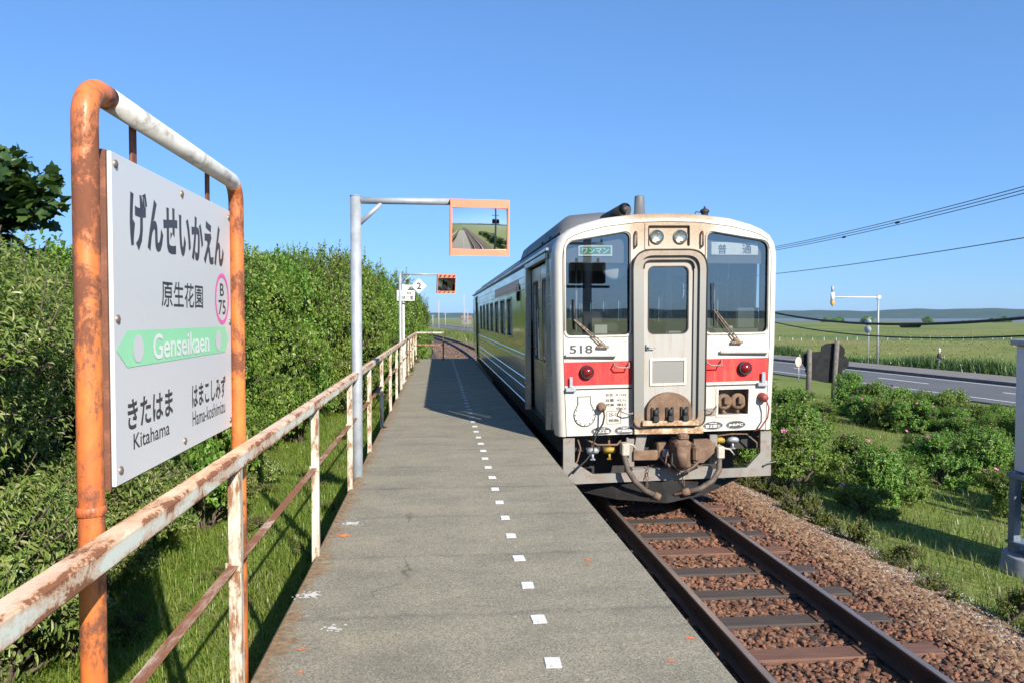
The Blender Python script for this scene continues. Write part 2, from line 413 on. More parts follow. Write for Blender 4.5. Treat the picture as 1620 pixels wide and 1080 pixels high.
off = (Y_-SLEEP[0]) % 0.62; onsl = (np.minimum(off, 0.62-off) < 0.112) & (np.abs(X_-TCX) < 1.06)
onrail = np.abs(np.abs(X_-TCX)-0.562) < 0.09
kk = ~(onsl & (RNG.uniform(size=len(X_)) > 0.02)) & ~onrail; X_, Y_ = X_[kk], Y_[kk]
S_ = RNG.uniform(.032, .076, len(X_)); Zs = bedz(X_-TCX)+RNG.uniform(-.022, .018, len(X_))
stones('ballast_stones', np.stack([X_, Y_, Zs], -1), S_, mat_stone('rusty_ballast', [(0.045, 0.020, 0.012), (0.105, 0.044, 0.023), (0.165, 0.070, 0.036), (0.23, 0.105, 0.056), (0.15, 0.095, 0.065)]))
X_, Y_ = scatter(25000, TCX+1.2, TCX+2.55, 3.6, 15.0, 1.25); S_ = RNG.uniform(.030, .080, len(X_))
Zs = bedz(X_-TCX)+RNG.uniform(-.015, .025, len(X_))
stones('shoulder_stones', np.stack([X_, Y_, Zs], -1), S_, mat_stone('tan_ballast', [(0.06, 0.034, 0.019), (0.13, 0.070, 0.034), (0.20, 0.120, 0.062), (0.27, 0.19, 0.115), (0.17, 0.070, 0.032)]))
X_ = RNG.normal(TCX+2.36, 0.20, 30000); Y_ = 4.0+12*RNG.uniform(0, 1, 30000)**1.2; S_ = RNG.uniform(.010, .030, 30000)
stones('fine_grit', np.stack([X_, Y_, bedz(X_-TCX)+RNG.uniform(.004, .03, len(X_))], -1), S_, mat_stone('pale_grit', [(0.20, 0.18, 0.155), (0.31, 0.29, 0.26), (0.42, 0.40, 0.37)]))
X_, Y_ = scatter(9000, TCX-2.6, TCX+2.2, 29.5, 75, 1.5); X_ = X_+curve_x(Y_); S_ = RNG.uniform(.06, .12, len(X_))
stones('distant_ballast_stones', np.stack([X_, Y_, np.full(len(X_), -0.98)], -1), S_, mat_stone('brown_ballast', [(0.09, 0.05, 0.035), (0.16, 0.10, 0.07), (0.24, 0.17, 0.12)]))

def mat_wood(name, a, b):
    m, nt, p = newmat(name); co = coord(nt, 'Object', (1.2, 22, 22)); n = noise(nt, co, 2.0, 7, 0.7, 0.5)
    setp(nt, p, 'Base Color', ramp(nt, n, [(0.3, a), (0.7, b)])); p.inputs['Roughness'].default_value = 0.85; bump(nt, p, n, 0.7, 0.006); return m
WD = mat_wood('dark_sleeper_wood', (0.028, 0.020, 0.017), (0.085, 0.062, 0.05)); WR = mat_wood('red_sleeper_wood', (0.07, 0.03, 0.02), (0.20, 0.10, 0.065))
def sleeper_me(mat):
    b = MB(); b.bbox((-1.05, -.1, -.14), (1.05, .1, 0), .008)
    o = b.build('wooden_sleeper', mat); return o
SP = {0: None, 1: None}
PL = plain('tie_plate_rust', (0.10, 0.055, 0.035), 0.8, 0.3, 0.3, 20)
REDS = {2, 4, 8, 11, 13}
ordn = ['first', 'second', 'third', 'fourth', 'fifth', 'sixth', 'seventh', 'eighth', 'ninth', 'tenth', 'eleventh', 'twelfth', 'thirteenth']
vis = 0
for i, y in enumerate(SLEEP):
    if y < 3.7: continue
    if y > 10.9 and y < 28: continue
    red = 1 if i in REDS else 0
    if SP[red] is None:
        root = empty('wooden_sleeper', (TCX, y, -0.955)); SP[red] = root
        b = MB(); b.bbox((-1.05, -.1, -.14), (1.05, .1, 0), .01); timber = b.build('timber', WR if red else WD); timber.parent = root
        for s in (-1, 1):
            pl = MB().bbox((s*.562-.15, -.08, 0), (s*.562+.15, .08, .012), .003)
            for a in (-.11, .11): pl.cyl((s*.562+a, .04*s, .012), (s*.562+a, .04*s, .045), .012, 8)
            q = pl.build('tie_plate', PL); q.parent = root
    else:
        src = SP[red]; root = src.copy(); COL.objects.link(root)
        for ch in src.children:
            c2 = ch.copy(); COL.objects.link(c2); c2.parent = root
    root.location = (TCX+float(curve_x(y)) + random.uniform(-.03, .03), y, -0.955); root.rotation_euler.z = random.uniform(-.012, .012)
    root['category'] = 'sleeper'; root['group'] = 'wooden sleepers under the rails'
    if y < 10.9:
        root['label'] = ('reddish brown' if red else 'dark grey brown') + ' wooden sleeper in the ballast, %s counted from the camera' % ordn[vis]; vis += 1
    else: root['label'] = 'distant wooden sleeper on the curve beyond the railcar'

def mat_railsteel():
    m, nt, p = newmat('rail_steel'); g = N(nt, 'ShaderNodeNewGeometry'); co = coord(nt)
    sx = N(nt, 'ShaderNodeSeparateXYZ'); nt.links.new(co, sx.inputs[0]); sn = N(nt, 'ShaderNodeSeparateXYZ'); nt.links.new(g.outputs['Normal'], sn.inputs[0])
    up = ramp(nt, math_(nt, 'MULTIPLY', math_(nt, 'GREATER_THAN', sx.outputs[2], -0.003), sn.outputs[2]), [(0.9, 0.0), (0.97, 1.0)])
    n = noise(nt, coord(nt, 'Object', (1, .15, 1)), 25, 5)
    rust = ramp(nt, n, [(0.3, (0.022, 0.013, 0.010)), (0.7, (0.055, 0.031, 0.021))])
    setp(nt, p, 'Base Color', mixc(nt, up, rust, mixc(nt, n, (0.18, 0.125, 0.10), (0.38, 0.31, 0.27))))
    setp(nt, p, 'Metallic', math_(nt, 'MULTIPLY', up, 0.6)); setp(nt, p, 'Roughness', ramp(nt, up, [(0, .75), (1, .38)])); return m
RS = mat_railsteel()
rp = [(-.0635, -.153), (.0635, -.153), (.0635, -.142), (.012, -.125), (.009, -.05), (.0325, -.036), (.0325, -.006), (.024, 0), (-.024, 0), (-.0325, -.006), (-.0325, -.036), (-.009, -.05), (-.012, -.125), (-.0635, -.142)]
def rail(x, label):
    ys_ = [-90.0, 35] + list(np.arange(40, 260, 5.0)); vs = []; fs = []; k = len(rp)
    for y in ys_:
        for (a, z) in rp: vs.append((x+a+float(curve_x(y)), y, -0.8+z))
    for i in range(len(ys_)-1):
        for j in range(k): fs.append((i*k+j, i*k+(j+1) % k, (i+1)*k+(j+1) % k, (i+1)*k+j))
    MB().add(vs, fs).build('steel_rail', RS, None, label, 'rail', origin=(x, 0, -0.8))
rail(TCX-.562, 'dark rusty steel rail running beside the platform edge')
rail(TCX+.562, 'dark rusty steel rail on the bush side of the track')

# ------------------------------------------------------------------ road, kerb, pavement
def road_pt(y, off, z):
    c = Vector((road_c(y), y)); q = c + RP*off; return (q.x, q.y, z)
def strip(name, o0, o1, y0, y1, z, mat, n=1, **kw):
    vs = []; fs = []
    for i in range(n+1):
        y = y0+(y1-y0)*i/n; vs += [road_pt(y, o0, z), road_pt(y, o1, z)]
    for i in range(n): fs.append((2*i, 2*i+1, 2*i+3, 2*i+2))
    return MB().add(vs, fs).build(name, mat, **kw)
m, nt, p = newmat('asphalt'); co = coord(nt); n1 = noise(nt, co, 0.35, 5); n2 = noise(nt, co, 40, 3)
setp(nt, p, 'Base Color', mixc(nt, 0.4, ramp(nt, n1, [(0.3, (0.075, 0.075, 0.078)), (0.7, (0.12, 0.118, 0.118))]), ramp(nt, n2, [(0.3, (0.06, 0.06, 0.06)), (0.7, (0.15, 0.145, 0.14))]))); p.inputs['Roughness'].default_value = 0.85
ASPH = m
MB().add([road_pt(-60, -4.6, -2.40), road_pt(-60, 3.62, -2.40), road_pt(700, 3.62, -2.40), road_pt(700, -4.6, -2.40), road_pt(-60, -4.6, -2.9), road_pt(700, -4.6, -2.9)], [(0, 1, 2, 3), (4, 0, 3, 5)]).build('road', ASPH, kind='structure')
LP = plain('road_paint', (0.78, 0.78, 0.75), 0.7, 0, 0.12, 3)
d = MB()
for i in range(-6, 40):
    y0 = 48.1-0.6+i*10; vs = [road_pt(y0, -.08, -2.396), road_pt(y0, .08, -2.396), road_pt(y0-4.6, .08, -2.396), road_pt(y0-4.6, -.08, -2.396)]; d.add(vs, [(0, 1, 2, 3)])
for s in (3.05, -3.35): d.add([road_pt(-60, s-.06, -2.396), road_pt(-60, s+.06, -2.396), road_pt(700, s+.06, -2.396), road_pt(700, s-.06, -2.396)], [(0, 1, 2, 3)])
d.build('road_markings', LP, kind='structure')
KB = plain('kerb_concrete', (0.12, 0.115, 0.11), 0.9, 0, 0.25, 2)
MB().add([road_pt(-60, 3.62, -2.9), road_pt(-60, 3.62, -2.21), road_pt(-60, 3.80, -2.20), road_pt(700, 3.62, -2.9), road_pt(700, 3.62, -2.21), road_pt(700, 3.80, -2.20)], [(0, 3, 4, 1), (1, 4, 5, 2)]).build('kerb', KB, kind='structure')
MB().add([road_pt(-60, 3.80, -2.20), road_pt(-60, 7.4, -2.2), road_pt(-60, 7.7, -2.7), road_pt(700, 3.80, -2.20), road_pt(700, 7.4, -2.2), road_pt(700, 7.7, -2.7)], [(0, 1, 4, 3), (1, 2, 5, 4)]).build('pavement', plain('pavement_asphalt', (0.17, 0.15, 0.135), 0.9, 0, 0.2, 0.8), kind='structure')

# ------------------------------------------------------------------ platform
def mat_platform():
    m, nt, p = newmat('platform_asphalt'); co = coord(nt)
    sx = N(nt, 'ShaderNodeSeparateXYZ'); nt.links.new(co, sx.inputs[0])
    fine = noise(nt, co, 210, 3, 0.8); mid = noise(nt, co, 30, 4, 0.6); big = noise(nt, coord(nt, 'Object', (1, 1.6, 1)), 1.6, 6, 0.7)
    v = N(nt, 'ShaderNodeTexVoronoi'); v.inputs['Scale'].default_value = 150; nt.links.new(co, v.inputs['Vector'])
    vb = N(nt, 'ShaderNodeRGBToBW'); nt.links.new(v.outputs['Color'], vb.inputs[0])
    agg = ramp(nt, vb.outputs[0], [(0.12, (0.11, 0.102, 0.080)), (0.4, (0.20, 0.187, 0.147)), (0.68, (0.265, 0.245, 0.188)), (0.92, (0.37, 0.347, 0.27))])
    c = mixc(nt, 0.25, agg, ramp(nt, fine, [(0.35, (0.12, 0.11, 0.085)), (0.65, (0.34, 0.315, 0.24))]))
    c = mixc(nt, 1.0, c, ramp(nt, big, [(0.28, (0.78, 0.76, 0.72)), (0.5, (1.04, 1.01, 0.94)), (0.72, (1.28, 1.22, 1.08))]), 'MULTIPLY')
    c = mixc(nt, ramp(nt, mid, [(0.62, 0.0), (0.75, 0.25)]), c, (0.10, 0.095, 0.085))
    # rolled joints across the slab
    wob = math_(nt, 'ADD', sx.outputs[1], math_(nt, 'MULTIPLY', noise(nt, coord(nt, 'Object', (3, .4, 1)), 3, 3), 0.10))
    fr = math_(nt, 'FRACT', math_(nt, 'DIVIDE', wob, 0.985)); jn = ramp(nt, fr, [(0.0, 0.5), (0.012, 0.5), (0.05, 0.0), (0.95, 0.0), (1.0, 0.25)])
    c = mixc(nt, math_(nt, 'MULTIPLY', jn, ramp(nt, big, [(0.35, 1.0), (0.6, 0.25)])), c, (0.06, 0.058, 0.052))
    # rust washed from the railing feet and lichen along that edge
    st = math_(nt, 'MULTIPLY', ramp(nt, math_(nt, 'ADD', sx.outputs[0], math_(nt, 'MULTIPLY', big, 0.75)), [(-0.0, 1.0), (0.0, 1.0)]), 1.0)
    e = math_(nt, 'MULTIPLY', math_(nt, 'ADD', sx.outputs[0], 0.80), 2.6)           # 0 at the edge
    edge = ramp(nt, math_(nt, 'ADD', e, math_(nt, 'MULTIPLY', noise(nt, co, 4, 7, 0.75), 1.3)), [(0.75, 0.9), (1.5, 0.0)])
    c = mixc(nt, edge, c, ramp(nt, noise(nt, co, 26, 4), [(0.3, (0.09, 0.06, 0.03)), (0.55, (0.27, 0.16, 0.07)), (0.7, (0.30, 0.24, 0.16))]))
    vc = N(nt, 'ShaderNodeTexVoronoi', feature='DISTANCE_TO_EDGE'); vc.inputs['Scale'].default_value = 0.42
    wv = N(nt, 'ShaderNodeVectorMath', operation='ADD'); sc3 = N(nt, 'ShaderNodeVectorMath', operation='SCALE'); sc3.inputs['Scale'].default_value = 0.5
    nn = N(nt, 'ShaderNodeTexNoise'); nn.inputs['Scale'].default_value = 2.2; nn.inputs['Detail'].default_value = 6; nt.links.new(co, nn.inputs['Vector']); nt.links.new(nn.outputs['Color'], sc3.inputs[0])
    nt.links.new(co, wv.inputs[0]); nt.links.new(sc3.outputs[0], wv.inputs[1]); nt.links.new(wv.outputs[0], vc.inputs['Vector'])
    crack = ramp(nt, vc.outputs['Distance'], [(0.0, 0.75), (0.006, 0.0)])
    c = mixc(nt, math_(nt, 'MULTIPLY', crack, ramp(nt, noise(nt, co, 0.8, 2), [(0.5, 0.0), (0.6, 1.0)])), c, (0.05, 0.046, 0.04))
    spot = ramp(nt, noise(nt, co, 3.2, 2, .4), [(0.70, 0.0), (0.76, 0.3)]); c = mixc(nt, spot, c, (0.15, 0.14, 0.115))
    speck = ramp(nt, noise(nt, co, 17, 2, .5), [(0.735, 0.0), (0.75, 0.7)]); c = mixc(nt, speck, c, (0.42, 0.40, 0.35))
    setp(nt, p, 'Base Color', c); p.inputs['Roughness'].default_value = 0.9
    bump(nt, p, math_(nt, 'ADD', vb.outputs[0], math_(nt, 'MULTIPLY', big, 0.6)), 0.5, 0.004); return m
PX0, PX1, PY1 = -0.79, 1.252, 28.6
plat = empty('station_platform', (0, 0, 0), 'long narrow asphalt topped platform with a dotted white line beside the track', 'platform')
PMAT = mat_platform()
b = MB()
NSEG = 66; ysg = [-30+(PY1+30)*i/NSEG for i in range(NSEG+1)]; vs = []; fs = []
for y in ysg:
    jl, jr = random.uniform(-.006, .006), random.uniform(-.004, .004)
    vs += [(PX0+jl, y, -.16), (PX0+jl, y, -.012), (PX0+.012+jl, y, 0), (PX1-.014+jr, y, 0), (PX1+jr, y, -.014), (PX1+jr, y, -.16)]
for i in range(NSEG):
    for j in range(5): fs.append((i*6+j, i*6+j+1, (i+1)*6+j+1, (i+1)*6+j))
b.add(vs, fs); b.add([vs[j] for j in range(6)], [(0, 1, 2, 3, 4, 5)]); b.add(vs[-6:], [(0, 1, 2, 3, 4, 5)])
b.build('deck', PMAT, plat)
b = MB(); b.box((PX0+.05, -30, -1.3), (PX0+.2, PY1-.05, -.162)); b.box((PX1-.22, -30, -1.3), (PX1-.06, PY1-.05, -.162)); b.box((PX0+.2, PY1-.2, -1.3), (PX1-.22, PY1-.05, -.162))
b.build('retaining_wall', plain('platform_wall', (0.12, 0.115, 0.10), 0.9, 0, 0.3, 4, 0.3), plat)
WM = rusty('worn_white_marking', (0.80, 0.80, 0.77), (0.42, 0.40, 0.36), (0.25, 0.24, 0.21), 0.40, 30, rough=0.7, soft=0.04)
wm0 = None
for i in range(-40, 51):
    y = 3.311+0.4925*i
    if wm0 is None:
        wm0 = MB().box((-.034, -.05, -.002), (.034, .05, .004)).build('white_mark', WM); o = wm0
    else: o = wm0.copy(); COL.objects.link(o)
    o.parent = plat; o.location = (0.505+random.uniform(-.006, .006), y+random.uniform(-.008, .008), .001); o.rotation_euler.z = random.uniform(-.05, .05)
    o.scale = (random.uniform(.92, 1.05), random.uniform(.92, 1.05), 1)
OR = plain('orange_spray', (0.75, 0.20, 0.06), 0.8); WS = plain('white_spray', (0.55, 0.53, 0.48), 0.85)
def splat(x, y, r, mat, n=46, core=True):
    b = MB()
    for i in range(n):
        rr = abs(random.gauss(0, .55))*r; a = random.uniform(0, 6.28); px, py = x+rr*math.cos(a), y+rr*math.sin(a)*0.8
        s = random.uniform(.03, .16)*r*(1.2-rr/r*.5 if rr < r else .5); q = []
        if s <= 0: continue
        for k in range(7):
            t = 6.28*k/7; e = s*random.uniform(.6, 1.2); q.append((px+e*math.cos(t), py+e*math.sin(t), .0035+.0002*i/n))
        b.add(q, [tuple(range(7))])
    b.build('paint_splash', mat, plat)
splat(-.66, 5.40, .07, OR, 90); splat(-.64, 5.72, .10, WS, 60); splat(-.70, 4.25, .10, WS, 70); splat(-.63, 3.55, .035, OR); splat(-.59, 3.32, .025, OR); splat(-.52, 3.78, .08, WS, 25)
splat(.93, 4.72, .035, OR); splat(.92, 4.62, .03, OR); splat(.95, 4.4, .03, WS, 16); splat(1.19, 3.5, .035, OR); splat(1.02, 3.27, .03, OR)

# ------------------------------------------------------------------ railing
def rail_paint():
    m, nt, p = newmat('flaking_white_rail_paint'); co = coord(nt); st = coord(nt, 'Object', (1, .4, 1))
    sx = N(nt, 'ShaderNodeSeparateXYZ'); nt.links.new(co, sx.inputs[0])
    a = noise(nt, st, 11, 8, .72, .5); b = noise(nt, co, 65, 5, .7); c = noise(nt, co, 2.0, 3)
    ex = ramp(nt, math_(nt, 'ABSOLUTE', sx.outputs[0]), [(.017, 0.0), (.030, 1.0)]); ez = ramp(nt, sx.outputs[2], [(.978, 0.0), (.998, 1.0)]); el = ramp(nt, sx.outputs[2], [(.945, 1.0), (.962, 0.0)])
    edge = math_(nt, 'ADD', math_(nt, 'MULTIPLY', ex, ez), math_(nt, 'MULTIPLY', el, .6), True)
    v = math_(nt, 'SUBTRACT', math_(nt, 'ADD', math_(nt, 'MULTIPLY', a, .75), math_(nt, 'MULTIPLY', b, .25)), math_(nt, 'MULTIPLY', edge, .13))
    mask = ramp(nt, v, [(.385, 1.0), (.425, 0.0)])
    halo = ramp(nt, v, [(.40, .8), (.54, 0.0)])
    top = mixc(nt, ramp(nt, c, [(.35, 0.0), (.65, 1.0)]), (.74, .50, .31), (.76, .62, .44)); sd = (.62, .66, .58)
    pc = mixc(nt, ez, sd, top); pc = mixc(nt, halo, pc, (.48, .20, .07))
    setp(nt, p, 'Base Color', mixc(nt, mask, pc, mixc(nt, b, (.30, .115, .045), (.12, .05, .028)))); setp(nt, p, 'Roughness', ramp(nt, mask, [(0, .5), (1, .9)]))
    bump(nt, p, math_(nt, 'ADD', math_(nt, 'SUBTRACT', 1.0, mask), math_(nt, 'MULTIPLY', b, .4)), .5, .002); return m
RT = rail_paint()
RT_OLD = rusty('flaking_white_end_paint', (0.64, 0.70, 0.66), (0.20, 0.085, 0.04), (0.11, 0.05, 0.03), 0.455, 13, (1, .45, 1), fine=60, soft=.025, paint2=(0.74, 0.68, 0.56))
RPO = rusty('flaking_green_post_paint', (0.52, 0.58, 0.47), (0.30, 0.13, 0.055), (0.15, 0.07, 0.04), 0.46, 16, (1, 1, .3), fine=60, soft=.03, paint2=(0.62, 0.62, 0.52))
RM = rusty('rusted_mid_rail', (0.60, 0.50, 0.40), (0.30, 0.115, 0.045), (0.13, 0.055, 0.03), 0.55, 8, (1, .3, 1), rough=0.7)
rl = empty('platform_railing', (-0.785, 3.0, 0), 'long rusty white and green steel railing along the platform edge opposite the track', 'railing')
RX = -0.785
b = MB(); pts = [-1.0+1.0*i for i in range(0, 29)]
b.bbox((RX-.032, -29, .935), (RX+.032, 27.5, 1.0), .009); b.build('top_rail', RT, rl)
b = MB(); b.bbox((RX-.02, -29, .53), (RX-.014, 27.5, .57), .002); b.bbox((RX-.014, -29, .564), (RX+.02, 27.5, .57), .002); b.build('mid_rail', RM, rl)
def lpost(x, y, z0=-.30, z1=.944):
    b = MB(); b.bbox((x-.020, y-.003, z0), (x+.024, y+.003, z1), .002); b.bbox((x+.018, y+.003, z0), (x+.026, y+.045, z1), .002)
    b.bbox((x-.03, y-.006, .545), (x+.03, y-.003, .58), .001)
    return b
p0 = None
for i in range(-15, 15):
    y = 1.08+1.935*i
    if i == 14: y = 27.46
    lpost(RX, y).build('post', RPO, rl)
b = MB(); b.bbox((RX+.032, 27.44, .945), (.20, 27.5, 1.0), .004); b.build('end_rail', RT_OLD, rl)
b = MB(); b.bbox((RX+.032, 27.45, .53), (.16, 27.48, .57), .002); b.build('end_mid_rail', RM, rl)
M2 = rusty('end_post_paint', (0.55, 0.55, 0.50), (0.12, 0.07, 0.05), (0.05, 0.04, 0.035), 0.62, 8)
lpost(.18, 27.47).build('end_post', M2, rl)
# ------------------------------------------------------------------ station name board
OP = rusty('orange_pipe_paint', (0.74, 0.225, 0.05), (0.26, 0.085, 0.035), (0.085, 0.035, 0.025), 0.465, 9, (1, 1, .6), rough=0.4, fine=70, soft=0.035, paint2=(0.62, 0.15, 0.04))
WP = rusty('white_pipe_paint', (0.74, 0.74, 0.72), (0.36, 0.34, 0.32), (0.14, 0.12, 0.11), 0.41, 9, (1, .5, 1), rough=0.4, soft=0.05)
RF = rusty('rusted_frame', (0.30, 0.12, 0.07), (0.20, 0.075, 0.04), (0.10, 0.045, 0.03), 0.55, 12, rough=0.8)
sg = empty('station_name_board', (-0.85, 2.65, -1.15), 'white station name board reading げんせいかえん hung in a rusty orange pipe frame', 'sign')
SX, SY0, SY1 = -0.85, 1.965, 3.365; ZT = 2.085; RB = .085
def arc(cy, cz, a0, a1, n=8): return [(SX, cy+RB*math.cos(R(a0+(a1-a0)*k/n)), cz+RB*math.sin(R(a0+(a1-a0)*k/n))) for k in range(n+1)]
b = MB(); b.tube([(SX, SY0, -1.15), (SX, SY0, 1.02), (SX, SY0, ZT-RB)] + arc(SY0+RB, ZT-RB, 180, 90)[1:] + [(SX, SY0+RB+.045, ZT)], .0305, 20)
b.lathe([(.032, 0), (.035, .002), (.035, .022), (.032, .024)], (SX, SY0, 1.035), (0, 0, 1), 20); b.build('post', OP, sg)
b = MB(); b.tube([(SX, SY1, -1.15), (SX, SY1, 1.02), (SX, SY1, ZT-RB)] + arc(SY1-RB, ZT-RB, 0, 60)[1:], .0305, 20); b.build('post', OP, sg)
b = MB(); b.tube([(SX, SY0+RB+.0455, ZT), (SX, SY1-RB, ZT)] + arc(SY1-RB, ZT-RB, 90, 62)[1:], .0308, 20); b.build('top_bar', WP, sg)
BY0, BY1, BZ0, BZ1 = 2.138, 3.302, 1.066, 1.960; BX = -0.86
def onboard(y, z, d): return (BX-.004+d, y, z)
BWH = plain('enamel_white_panel', (0.60, 0.615, 0.625), 0.3, 0, 0.008, 1.2)
b = MB(); b.bbox((BX-.012, BY0, BZ0), (BX, BY1, BZ1), .002); b.build('panel', BWH, sg)
b = MB()
for (y0, y1, z0, z1) in ((BY0-.006, BY0+.034, BZ0-.01, BZ1+.004), (BY1-.034, BY1+.004, BZ0-.01, BZ1+.004), (BY0+.036, BY1-.036, BZ0-.01, BZ0+.03), (BY0+.036, BY1-.036, BZ1-.03, BZ1+.002)):
    b.bbox((BX-.05, y0, z0), (BX-.0135, y1, z1), .003)
b.bbox((BX-.03, SY0+.02, BZ0-.005), (BX-.024, BY0-.008, BZ0+.05), .002); b.bbox((BX-.03, SY0+.02, BZ1-.09), (BX-.024, BY0-.008, BZ1-.05), .002)
b.bbox((BX-.03, BY1+.006, BZ0), (BX-.024, SY1-.02, BZ0+.04), .002); b.bbox((BX-.03, BY1+.006, BZ1-.1), (BX-.024, SY1-.02, BZ1-.06), .002)
b.build('back_frame', RF, sg)
for y in (2.335, 3.055):
    MB().bbox((BX-.022, y-.02, BZ1+.004), (BX-.014, y+.02, ZT-.012), .002).build('hanger', RF, sg)
ZB = plain('bolt_zinc', (0.25, 0.2, 0.16), 0.5, 0.6)
for y, z in ((BY0+.025, BZ1-.03), (BY1-.02, BZ1-.03), (2.70, BZ1-.025), (BY0+.025, 1.515), (BY1-.02, 1.50), (BY0+.03, BZ0+.04), (BY1-.025, BZ0+.03), (2.70, BZ0+.035)):
    MB().lathe([(.012, 0), (.011, .004), (.006, .0065), (0, .007)], (BX, y, z), (1, 0, 0), 10).build('bolt', ZB, sg)
def onplane(name, geo, fn, mat, parent):
    vs, fs = geo; b = MB(); b.add([fn(*v) for v in vs], fs); return b.build(name, mat, parent)
def board_text(txt, y0, y1, z0, z1, mat, bold, name='lettering', d=.0045):
    g = text_geo(txt, y1-y0, z1-z0, bold); cy, cz = (y0+y1)/2, (z0+z1)/2
    return onplane(name, g, lambda x, y, z: (BX+d-.004, cy+x, cz+y), mat, sg)
BI = plain('sign_black', (0.022, 0.026, 0.035), 0.35)
GR = plain('sign_green', (0.30, 0.72, 0.42), 0.3, 0, 0.04); PK = plain('sign_pink', (0.80, 0.13, 0.42), 0.35, 0, 0.04)
board_text('げんせいかえん', 2.256, 3.205, 1.712, 1.885, BI, 0.038)
board_text('原生花園', 2.497, 2.922, 1.552, 1.637, BI, 0.009)
onplane('arrow_band', fill2d([[(2.151, 1.431), (2.223, 1.483), (3.205, 1.483), (3.258, 1.431), (3.205, 1.381), (2.223, 1.381)]]), lambda x, y, z: (BX+.0012, x, y), GR, sg)
for cy in (2.30, 3.11): onplane('disc', fill2d([ell(cy, 1.431, .040, .040)]), lambda x, y, z: (BX+.0024, x, y), BWH, sg)
board_text('Genseikaen', 2.414, 2.985, 1.392, 1.470, M['white_ink'], 0.016, d=.0066)
board_text('きたはま', 2.221, 2.586, 1.205, 1.291, BI, 0.022); board_text('Kitahama', 2.259, 2.552, 1.146, 1.191, BI, 0.008)
board_text('はまこしみず', 2.783, 3.209, 1.200, 1.287, BI, 0.022); board_text('Hama-koshimizu', 2.785, 3.199, 1.138, 1.190, BI, 0.006)
onplane('number_ring', fill2d([ell(3.173, 1.593, .099, .102), ell(3.173, 1.593, .083, .086)]), lambda x, y, z: (BX+.0012, x, y), PK, sg)
board_text('B', 3.145, 3.200, 1.604, 1.654, BI, 0.012); board_text('75', 3.123, 3.223, 1.530, 1.588, BI, 0.012)

# ------------------------------------------------------------------ platform mirrors
ORF = plain('salmon_frame_paint', (0.74, 0.225, 0.13), 0.55, 0, 0.10, 8); HZO = plain('hazard_orange', (0.75, 0.20, 0.08), 0.5)
m, nt, p = newmat('mirror_glass'); setp(nt, p, 'Base Color', (0.86, 0.88, 0.88)); p.inputs['Metallic'].default_value = 1; p.inputs['Roughness'].default_value = 0.015; MIR = m
def mirror_post(px, y, ztop, x0, x1, z0, z1, label, hazard=False, pr=.052, ground=-1.15, tilt=0.0, yaw=0.0):
    rt = empty('platform_mirror', (px, y, ground), label, 'mirror')
    GV = M['galv']
    b = MB(); b.tube([(px, y, ground), (px, y, ztop)], pr, 16); b.cyl((px, y, ztop), (px, y, ztop+.006), pr+.003, 16); b.build('post', GV, rt)
    za = ztop-pr*.75
    b = MB(); b.tube([(px+pr*.95, y, za), (x0+.02, y, za)], pr*.62, 14); b.build('arm', GV, rt)
    b = MB(); b.tube([(px+pr*.7, y, za-.22), (px+.24, y, za-pr*.5)], pr*.42, 10); b.build('brace', GV, rt)
    cx, cz = (x0+x1)/2, (z0+z1)/2; w, h = x1-x0, z1-z0
    Mx = Matrix.Translation((cx, y-.02, cz)) @ Matrix.Rotation(yaw, 4, 'Z') @ Matrix.Rotation(tilt, 4, 'X')
    f = MB(); tb = h*.15 if not hazard else h*.17; bb = h*.115; sb = w*.03
    f.box((-w/2, -.03, h/2-tb), (w/2, .05, h/2), Mx); f.box((-w/2, -.03, -h/2), (w/2, .05, -h/2+bb), Mx)
    f.box((-w/2, -.03, -h/2+bb), (-w/2+sb, .05, h/2-tb), Mx); f.box((w/2-sb, -.03, -h/2+bb), (w/2, .05, h/2-tb), Mx)
    f.box((-w/2+sb, .03, -h/2+bb), (w/2-sb, .045, h/2-tb), Mx); fr = f.build('frame', HZO if hazard else ORF, rt)
    g = MB(); n = 14; x_a, x_b, z_a, z_b = -w/2+sb, w/2-sb, -h/2+bb, h/2-tb; RC = 2.1; vs = []
    for i in range(n+1):
        for j in range(n+1):
            xx = x_a+(x_b-x_a)*i/n; zz = z_a+(z_b-z_a)*j/n; r2 = xx*xx+(zz-(z_a+z_b)/2)**2
            vs.append(tuple(Mx @ Vector((xx, -.012-.02+(RC-math.sqrt(RC*RC-r2)), zz))))
    g.add(vs, [(i*(n+1)+j, (i+1)*(n+1)+j, (i+1)*(n+1)+j+1, i*(n+1)+j+1) for i in range(n) for j in range(n)], True)
    g.build('mirror_face', MIR, rt)
    if hazard:
        for k in range(4):
            xa = -w/2+w*(.06+.24*k)
            for (lo, hi) in ((h/2-tb*.85, h/2-tb*.1), (-h/2+bb*.15, -h/2+bb*.85)):
                q = [(xa, -.0325, lo), (xa+w*.10, -.0325, lo), (xa+w*.17, -.0325, hi), (xa+w*.07, -.0325, hi)]
                MB().add([tuple(Mx @ Vector(v)) for v in q], [(0, 1, 2, 3)]).build('hazard_stripe', M['black_ink'], fr)
    b = MB()
    for dz in (.35, -.35): b.box((-.05, .046, dz*h-.03), (.05, .09, dz*h+.03), Mx)
    b.build('bracket', GV, rt)
    return rt
mirror_post(-0.776, 7.45, 2.668, .117, .688, 2.112, 2.648, 'large salmon framed platform mirror on the tall galvanised post nearest the camera', tilt=R(4.5), yaw=R(4))
mirror_post(-0.837, 17.3, 2.50, -.025, .40, 2.055, 2.472, 'smaller platform mirror with orange and black striped frame beyond the number 2 sign', True, .032, tilt=R(9), yaw=R(14))

